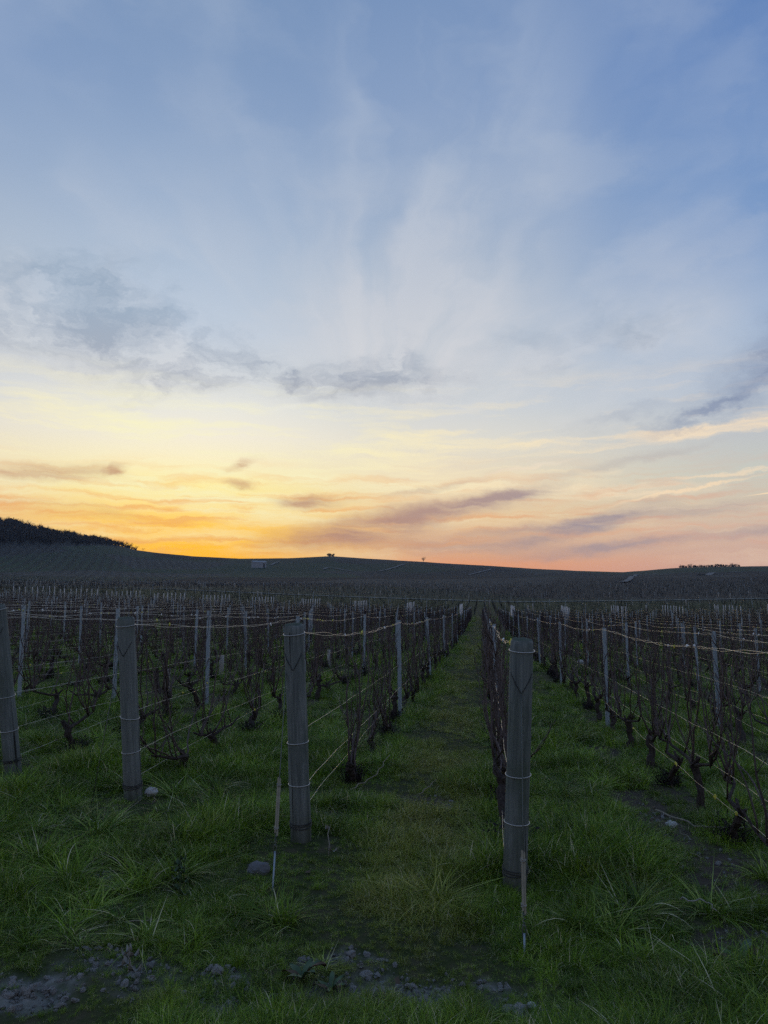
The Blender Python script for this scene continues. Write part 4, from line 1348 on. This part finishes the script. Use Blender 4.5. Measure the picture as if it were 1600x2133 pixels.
# ------------------------------------------------------------------ small things in the vineyard
def build_small():
    # white sleeves round young vines
    def guard(x, y, h, lean, lab):
        mb = MB()
        n = 12
        zs = [0, h * 0.5, h]
        V = []
        for z in zs:
            for k in range(n):
                a = 2 * math.pi * k / n
                V.append((0.045 * math.cos(a) * (1 + 0.08 * math.sin(3 * a)), 0.045 * math.sin(a), z))
        for z in zs:
            for k in range(n):
                a = 2 * math.pi * k / n
                V.append((0.041 * math.cos(a) * (1 + 0.08 * math.sin(3 * a)), 0.041 * math.sin(a), z))
        F = []
        for off, fl in ((0, 1), (3 * n, -1)):
            for j in range(2):
                for k in range(n):
                    q = (off + j * n + k, off + j * n + (k + 1) % n, off + (j + 1) * n + (k + 1) % n, off + (j + 1) * n + k)
                    F.append(q[::fl])
        F += [(2 * n + k, 2 * n + (k + 1) % n, 5 * n + (k + 1) % n, 5 * n + k) for k in range(n)]
        mb.add(V, F)
        o = link('vine_guard', mb.mesh('vine_guard', M['guard'], True), loc=(x, y, h1(x, y)), rot=(lean, lean * 0.5, 0))
        tag(o, lab, 'vine guard', 'white vine guards in the rows')
    guard(-4.95, 14.4, 0.42, 0.03, 'white plastic vine guard low behind the second wooden post from left')
    guard(-3.70, 18.6, 0.36, 0.05, 'white plastic vine guard seen right of the post beside the path')
    guard(-3.62, 18.25, 0.26, -0.12, 'short tilted white vine guard next to a taller one behind the post')
    guard(-4.98, 11.9, 0.34, 0.1, 'pale vine guard in the fourth row left of the path')
    rng = np.random.default_rng(5)
    for i in range(34):
        y = 95 + 230 * rng.random() ** 1.4; x = y * (-0.6 + 0.95 * rng.random())
        if not in_view(x, y): continue
        o = link('vine_guard', bpy.data.objects['vine_guard'].data, loc=(x, y, h1(x, y)), scale=(2.0, 2.0, 2.4))
        tag(o, 'tiny white vine guard speck far off in the dark vineyard', 'vine guard', 'white specks in the far vineyard')
    # stones
    def stone(x, y, s, m, lab, seed, dz=0.3):
        me = rock_mesh('stone%d' % seed, np.random.default_rng(seed), 16, 10, 0.34 if m == 'darkstone' else 0.62, M[m])
        o = link('stone', me, loc=(x, y, h1(x, y) + s * dz), scale=(s, s * 0.9, s), rot=(0.2, 0.1, seed))
        tag(o, lab, 'stone', 'loose stones in the grass')
    stone(-1.19, 4.13, 0.062, 'darkstone', 'rounded grey stone in the grass beside the sleeved anchor rod', 3)
    stone(-2.385, 5.50, 0.050, 'chalkstone', 'white chalk stone at the foot of a wooden post', 4, 0.9)
    stone(2.72, 22.6, 0.11, 'chalkstone', 'pale round boulder far down the second lane right of the path', 6, 0.5)
    stone(1.24, 5.62, 0.04, 'chalkstone', 'small pale stone on bare soil beneath the right hand vines', 7, 0.4)
    stone(0.155, 3.02, 0.022, 'chalkstone', 'small bright white pebble on the front soil patch', 9, 0.5)
    stone(0.09, 2.97, 0.05, 'stone', 'dark grey stone half buried on the front soil patch', 10, 0.1)
    for i, (x, y, s) in enumerate([(-1.33, 3.07, 0.035), (-1.02, 3.12, 0.045), (-0.94, 3.08, 0.035), (-0.47, 3.26, 0.04)]):
        stone(x, y - 0.1, s * 0.7, 'stone', ['lumpy chalk clod left of the front patch of bare soil', 'larger lumpy chalk clod in the front bare patch', 'lumpy chalk clod touching a larger one in front', 'chalk clod among grass right of the broad leaved weed'][i], 20 + i, 0.2)

    # broad leaved dock plant at the front
    def leaf(mb, base, d, L, w, arch):
        d = np.array(d, float); d /= np.linalg.norm(d); s = np.array([-d[1], d[0], 0])
        V = []; n = 7
        for k in range(n):
            t = k / (n - 1)
            p = np.array(base) + d * L * t + np.array([0, 0, arch * L * math.sin(t * 2.4) * 0.8])
            ww = w * math.sin(math.pi * min(0.06 + t * 0.94, 0.995)) ** 0.8
            V += [p - s * ww + (0, 0, 0.012 * math.sin(7 * t)), p - (0, 0, 0.012), p + s * ww + (0, 0, 0.012 * math.cos(6 * t))]
        F = []
        for k in range(n - 1):
            q = k * 3
            F += [(q, q + 1, q + 4, q + 3), (q + 1, q + 2, q + 5, q + 4)]
        mb.add(V, F)

    def dock(x, y, s, lab, seed, n=9):
        r = np.random.default_rng(seed)
        e = bpy.data.objects.new('dock_plant', None); C.objects.link(e)
        e.location = (x, y, h1(x, y)); e.scale = (s, s, s)
        tag(e, lab, 'weed', 'broad leaved weeds in the foreground')
        for k in range(n):
            a = k * 2.4 + r.normal(0, 0.2)
            mb = MB(); leaf(mb, (0, 0, 0.01), (math.cos(a), math.sin(a), 0.2), 0.13 + 0.07 * r.random(), 0.020 + 0.012 * r.random(), 0.35 + 0.35 * r.random())
            link('leaf', mb.mesh('leaf', M['weed'] if k % 4 else M['dead_leaf'], True), e)
    dock(-0.70, 3.05, 0.48, 'broad leaved weed on the front soil with one withered leaf', 1)
    dock(-0.58, 3.00, 0.38, 'smaller broad leaved weed touching the front soil patch', 2, 7)
    dock(1.02, 3.5, 0.7, 'low broad leaved weed right of the nearest wooden post', 3, 6)

    # upright leafy weed (thistle like stem) and a dried pale stalk
    def stem(x, y, h, m, lab, seed, nm, leaves, lm):
        r = np.random.default_rng(seed)
        e = bpy.data.objects.new(nm, None); C.objects.link(e); e.location = (x, y, h1(x, y))
        tag(e, lab, 'weed', 'upright weeds in the foreground')
        pa = np.array([(0, 0, -0.02), (0.006, 0.004, h * 0.4), (-0.004, 0, h * 0.75), (0.008, 0.004, h)])
        mb = MB(); mb.tube(pa, [0.004, 0.0035, 0.003, 0.002], 5); link('stem', mb.mesh('stem', M[m], True), e)
        for k in range(leaves):
            t = 0.25 + 0.75 * k / max(leaves - 1, 1)
            a = k * 2.3
            mb = MB(); leaf(mb, (0, 0, h * t), (math.cos(a), math.sin(a), 0.1), 0.05 * (1.2 - 0.6 * t), 0.011, 0.2 - 0.5 * r.random()); link('leaf', mb.mesh('leaf', M[lm], True), e)
    stem(-1.44, 3.67, 0.20, 'weed', 'upright leafy weed stem in the left foreground grass', 5, 'weed_stem', 12, 'weed')
    stem(-1.36, 2.98, 0.10, 'weed_pale', 'withered pale stalk with drooping dry leaves on front soil', 6, 'dry_stalk', 6, 'weed_pale')
    stem(-0.89, 4.50, 0.16, 'weed_pale', 'thin forked pale dry stalk right of the post beside the path', 7, 'dry_stalk', 2, 'weed_pale')

    # loose cut canes lying about
    def fallen(pts, lab, r=0.005, m='straw'):
        P = np.array([(px, py, h1(px, py) + pz) for px, py, pz in pts])
        # resample with wiggle
        t = np.linspace(0, len(P) - 1, 14)
        Q = np.stack([np.interp(t, np.arange(len(P)), P[:, i]) for i in range(3)], 1)
        Q[1:-1] += np.random.default_rng(int(abs(P[0, 0]) * 1000)).normal(0, 0.006, (12, 3))
        o0 = P[0].copy()
        mb = MB(); mb.tube(Q - o0, np.linspace(r, r * 0.5, 14), 5)
        o = link('cut_cane', mb.mesh('cut_cane', M[m], True), loc=o0)
        tag(o, lab, 'cut cane', 'loose cut canes lying in the rows')
    fallen([(1.22, 6.0, 0.02), (1.42, 5.6, 0.02), (1.62, 5.35, 0.10)], 'pale curved cut cane under the vines right of the nearest post', 0.007)
    fallen([(-1.02, 6.0, 0.03), (-0.85, 6.3, 0.10), (-0.78, 6.55, 0.2)], 'pale cut cane sticking up left of the grass path', 0.005)
    fallen([(-3.55, 6.6, 0.06), (-3.2, 6.9, 0.08), (-2.9, 7.1, 0.12)], 'pale tangled cut cane right of the leftmost wooden post', 0.006)
    fallen([(-3.5, 6.75, 0.03), (-3.25, 6.7, 0.10), (-3.05, 6.75, 0.06)], 'short cut cane beside the leftmost wooden post', 0.005)
    fallen([(0.92, 4.05, 0.05), (1.0, 3.98, 0.09), (1.06, 3.95, 0.06)], 'small forked white twig in the right foreground grass', 0.004, 'guard')
    fallen([(-2.3, 5.35, 0.05), (-2.2, 5.15, 0.06), (-2.5, 4.95, 0.05)], 'dark thin cane lying in front of the post with white stone', 0.004, 'cane')
    fallen([(-0.5, 6.0, 0.03), (-0.42, 6.1, 0.07), (-0.38, 6.2, 0.1)], 'small pale twig on the bare spot in the path', 0.004)


build_small()


# ------------------------------------------------------------------ far hills: tracks, shed, trees, woods
def build_tracks():
    def ribbon(pts, w, lab):
        P = [at_bearing(a, e) for a, e in pts]
        P2 = []
        for i in range(len(P) - 1):
            for t in np.linspace(0, 1, 6, endpoint=False): P2.append(P[i].lerp(P[i + 1], t))
        P2.append(P[-1])
        V = []; F = []
        for i, p in enumerate(P2):
            d = (P2[min(i + 1, len(P2) - 1)] - P2[max(i - 1, 0)]); d.z = 0; d.normalize()
            n = Vector((-d.y, d.x, 0)) * w / 2
            for s in (-1, 1):
                q = p + n * s
                V.append((q.x, q.y, h1(q.x, q.y) + 0.6))
            if i: F.append((2 * i - 2, 2 * i, 2 * i + 1, 2 * i - 1))
        mb = MB(); mb.add(V, F)
        o = link('chalk_track', mb.mesh('chalk_track', M['track']))
        tag(o, kind='structure')
    ribbon([(-11.75, 3.12), (-11.4, 3.24), (-10.9, 3.20), (-9.7, 3.00)], 3.5, '')
    ribbon([(-7.6, 3.00), (-7.0, 3.10), (-6.5, 3.25), (-5.7, 3.52)], 3.0, '')
    ribbon([(-0.95, 2.70), (0.7, 3.12)], 3.0, '')
    ribbon([(10.05, 2.05), (10.45, 2.26), (10.58, 2.46), (10.85, 2.60)], 3.2, '')
    ribbon([(15.05, 2.50), (15.85, 2.64), (17.5, 2.68)], 6.0, '')
    ribbon([(-15.6, 3.40), (-15.0, 3.66)], 3.5, '')
    # pale headland track between the blocks
    xs = np.arange(-120, 75, 3.0)
    V = []; F = []
    for i, xv in enumerate(xs):
        for yy in (143.0, 146.5):
            yq = yy + 3 * math.sin(xv * 0.03)
            V.append((xv, yq, h1(xv, yq) + 0.08))
        if i: F.append((2 * i - 2, 2 * i, 2 * i + 1, 2 * i - 1))
    mb = MB(); mb.add(V, F)
    tag(link('headland_track', mb.mesh('headland_track', mat('headland', m_plain((0.16, 0.17, 0.15), 0.95, 0.1, 0.3, 0.3)))), kind='structure')


build_tracks()


def build_shed():
    p = at_bearing(-16.4, 3.22)
    d = math.hypot(p.x, p.y)
    W = d * math.tan(math.radians(0.98)); H = d * math.tan(math.radians(0.42)); D = W * 0.6
    e = bpy.data.objects.new('shed', None); C.objects.link(e)
    e.location = p; e.rotation_euler = (0, 0, math.radians(16.4 + 14))
    tag(e, 'small pale farm shed with dark doorway on the far slope', 'shed')
    mb = MB(); mb.box((0, D / 2, H / 2 - 0.8), (W, D, H + 1.6)); link('wall', mb.mesh('wall', M['shed_wall']), e)
    mb = MB()
    o = 0.4
    mb.add([(-W / 2 - o, -o, H), (W / 2 + o, -o, H), (W / 2 + o, D + o, H), (-W / 2 - o, D + o, H), (-W / 2 - o, D / 2, H + H * 0.28), (W / 2 + o, D / 2, H + H * 0.28)],
           [(0, 1, 5, 4), (2, 3, 4, 5), (0, 4, 3), (1, 2, 5), (0, 3, 2, 1)])
    link('roof', mb.mesh('roof', M['shed_roof']), e)
    mb = MB(); mb.box((W * 0.32, -0.06, H * 0.40), (W * 0.11, 0.12, H * 0.8)); link('door', mb.mesh('door', M['shed_door']), e)
    for k in range(3):
        mb = MB(); mb.box((-W * 0.38 + k * W * 0.2, -0.05, H * 0.6), (W * 0.03, 0.1, H * 0.7)); link('wall_seam', mb.mesh('wall_seam', M['shed_roof']), e)


build_shed()


def bare_tree(seed, height, levels=4, m='far_tree', spread=0.5, rmul=1.0):
    rng = np.random.default_rng(900 + seed)
    tr = MB(); cr = MB()

    def grow(p, d, L, r, lv):
        n = 3
        pts = [p]
        for _ in range(n):
            d = d + rng.normal(0, 0.14, 3) + np.array([0, 0, 0.05]); d = d / np.linalg.norm(d)
            pts.append(pts[-1] + d * L / n)
        (tr if lv == 0 else cr).tube(pts, np.linspace(r, r * 0.6, n + 1), 5 if lv == 0 else 3, False)
        if lv >= levels: return
        for k in range(3 if lv else 5):
            t = 0.45 + 0.55 * rng.random()
            i = min(int(t * n), n - 1)
            q = pts[i] + (pts[i + 1] - pts[i]) * (t * n - i)
            a = rng.random() * 6.28
            nd = d + spread * 1.7 * np.array([math.cos(a), math.sin(a), 0.15 * rng.normal()])
            grow(q, nd / np.linalg.norm(nd), L * (0.62 + 0.2 * rng.random()), r * 0.55, lv + 1)
    grow(np.array([0, 0, -0.5]), np.array([0, 0, 1.0]), height * 0.42, height * 0.02 * rmul, 0)
    return tr.mesh('trunk', M[m]), cr.mesh('crown', M[m])


def bushy_crown(seed, w, h, n=420, m='far_evergreen'):
    rng = np.random.default_rng(seed)
    mb = MB()
    cl = rng.normal(0, 0.33, (9, 3))
    for _ in range(n):
        c = cl[int(rng.integers(0, 9))] + rng.normal(0, 0.2, 3)
        p = np.array([c[0] * w * 0.9, c[1] * w * 0.9, h * (0.55 + 0.5 * c[2])])
        p[2] = max(p[2], 0.15)
        s = 0.05 * (w + h) * (0.5 + rng.random())
        u = rng.normal(0, 1, 3); u /= np.linalg.norm(u); v = np.cross(u, rng.normal(0, 1, 3)); v /= np.linalg.norm(v)
        mb.add([p - u * s, p + v * s * 0.8, p + u * s, p - v * s * 0.8], [(0, 1, 2, 3)])
    return mb.mesh('crown', M[m])


def place_tree(name, az, el, parts, label, group=None, scale=1.0, dmax=1300.0, d=None):
    if d:
        x, y = d * math.sin(math.radians(az)), d * math.cos(math.radians(az)); p = Vector((x, y, h1(x, y)))
    else:
        p = at_bearing(az, el, dmax=dmax)
    e = bpy.data.objects.new(name, None); C.objects.link(e)
    e.location = p - Vector((0, 0, 0.3)); e.scale = (scale,) * 3
    tag(e, label, 'tree', group)
    for nm, me in parts: link(nm, me, e)
    return e


def build_trees():
    # lone bare tree on the ridge, clump on its top
    t, c = bare_tree(1, 13, 5, spread=0.62, rmul=1.6)
    place_tree('bare_tree', -4.30, 9, [('trunk', t), ('crown', c)], 'lone bare round crowned tree on the central ridge', d=1285)
    t, c = bare_tree(2, 7, 3)
    place_tree('evergreen_tree', -11.30, 9, [('trunk', t), ('crown', bushy_crown(5, 5.0, 6.8))], 'small dark evergreen on top of the central ridge, left of its pair', 'ridge top evergreens', d=1290)
    place_tree('evergreen_tree', -11.05, 9, [('trunk', t), ('crown', bushy_crown(6, 4.0, 5.2))], 'small dark evergreen on top of the central ridge, right of its pair', 'ridge top evergreens', d=1290)
    mb = bushy_crown(7, 2.2, 1.6, 160)
    for i, (a, s) in enumerate([(-11.55, 0.9), (-11.65, 0.7), (-10.75, 0.8), (-10.5, 0.6)]):
        e = place_tree('bush', a, 9, [('crown', mb)], ['low bush just left of the ridge top evergreens', 'lowest outer bush left of the ridge top evergreens', 'low bush just right of the ridge top evergreens', 'outer bush right of the ridge top evergreens'][i], 'bushes on the ridge top', s, d=1290)
        e['category'] = 'bush'
    # edge trees where the left wood runs out
    for i, (a, h, lab) in enumerate([(-25.55, 13, 'tallest bare tree at the right end of the hill wood'), (-25.1, 10, 'bare tree standing just outside the right end of the hill wood'), (-24.65, 7, 'last small bare tree on the slope right of the hill wood')]):
        t, c = bare_tree(20 + i, h, 4, spread=0.5, rmul=1.2)
        place_tree('bare_tree', a, 9, [('trunk', t), ('crown', c)], lab, 'bare trees at the end of the hill wood', d=1270)
    # woods as masses
    srcs = []
    for i in range(5):
        t, c = bare_tree(40 + i, 13 + i, 4, spread=0.5, rmul=1.5)
        srcs.append(joined([t, c], 'wood_tree_%d' % i, M['far_tree']))
    for i in range(2):
        t, c = bare_tree(60 + i, 9, 2)
        srcs.append(joined([t, bushy_crown(70 + i, 7, 12, 260)], 'wood_shrub_%d' % i, M['far_tree']))
    col = source_collection('wood_trees', srcs)
    P = []
    for a in np.arange(-56, -25.2, 0.16):
        d0 = np.interp(a, [-56, -34, -28, -25.2], [880, 900, 1060, 1250])
        for _ in range(18 if a < -26.5 else 9):
            d = d0 + (1300 - d0) * RNG.random(); az_ = a + RNG.normal(0, 0.1)
            P.append((d * math.sin(math.radians(az_)), d * math.cos(math.radians(az_))))
    P = np.array(P); P = np.column_stack([P, hgt(P[:, 0], P[:, 1]) - 0.5]); m = len(P)
    scatter('hillside_wood', P, np.column_stack([np.zeros(m), np.zeros(m), RNG.random(m) * 6.28]), (np.interp(np.degrees(np.arctan2(P[:, 0], P[:, 1])), [-33, -26, -25], [1.0, 0.62, 0.5]) * (0.42 + 0.72 * RNG.random(m) ** 1.6))[:, None] * np.ones(3), RNG.integers(0, 7, m), col,
            'dark leafless wood covering the top of the left hill', 'wood')
    P = []
    for a in np.arange(13.9, 17.6, 0.07):
        for _ in range(5):
            d = 1120 + 140 * RNG.random(); az_ = a + RNG.normal(0, 0.05)
            P.append((d * math.sin(math.radians(az_)), d * math.cos(math.radians(az_))))
    P = np.array(P); P = np.column_stack([P, hgt(P[:, 0], P[:, 1]) - 0.5]); m = len(P)
    scatter('right_wood', P, np.column_stack([np.zeros(m), np.zeros(m), RNG.random(m) * 6.28]), (0.10 + 0.30 * RNG.random(m) ** 2.5)[:, None] * np.ones(3), RNG.integers(0, 7, m), col,
            'small dark wood on the low hill at the far right', 'wood')


build_trees()


# ------------------------------------------------------------------ the evening air
def build_haze():
    g = bpy.data.objects['ground'].data
    z = np.empty(len(g.vertices) * 3, np.float32); g.vertices.foreach_get('co', z); z = z[2::3]
    lo, hi = float(z.min()) - 1.0, float(z.max()) + 20.0
    w = 2 * R_GROUND + 10
    mb = MB(); mb.box((0, 0, (lo + hi) / 2), (w, w, hi - lo))
    me = mb.mesh('haze')
    m = bpy.data.materials.new('haze'); m.use_nodes = True
    T = NT(m.node_tree)
    v = T.n('ShaderNodeVolumePrincipled')
    v.inputs['Color'].default_value = (0.62, 0.76, 0.95, 1)
    v.inputs['Density'].default_value = 0.00007
    v.inputs['Anisotropy'].default_value = 0.2
    out = T.n('ShaderNodeOutputMaterial'); T.put(out.inputs['Volume'], v.outputs[0])
    me.materials.append(m)
    tag(link('haze', me), 'thin bluish evening haze in the air', 'haze', kind='stuff')


build_haze()
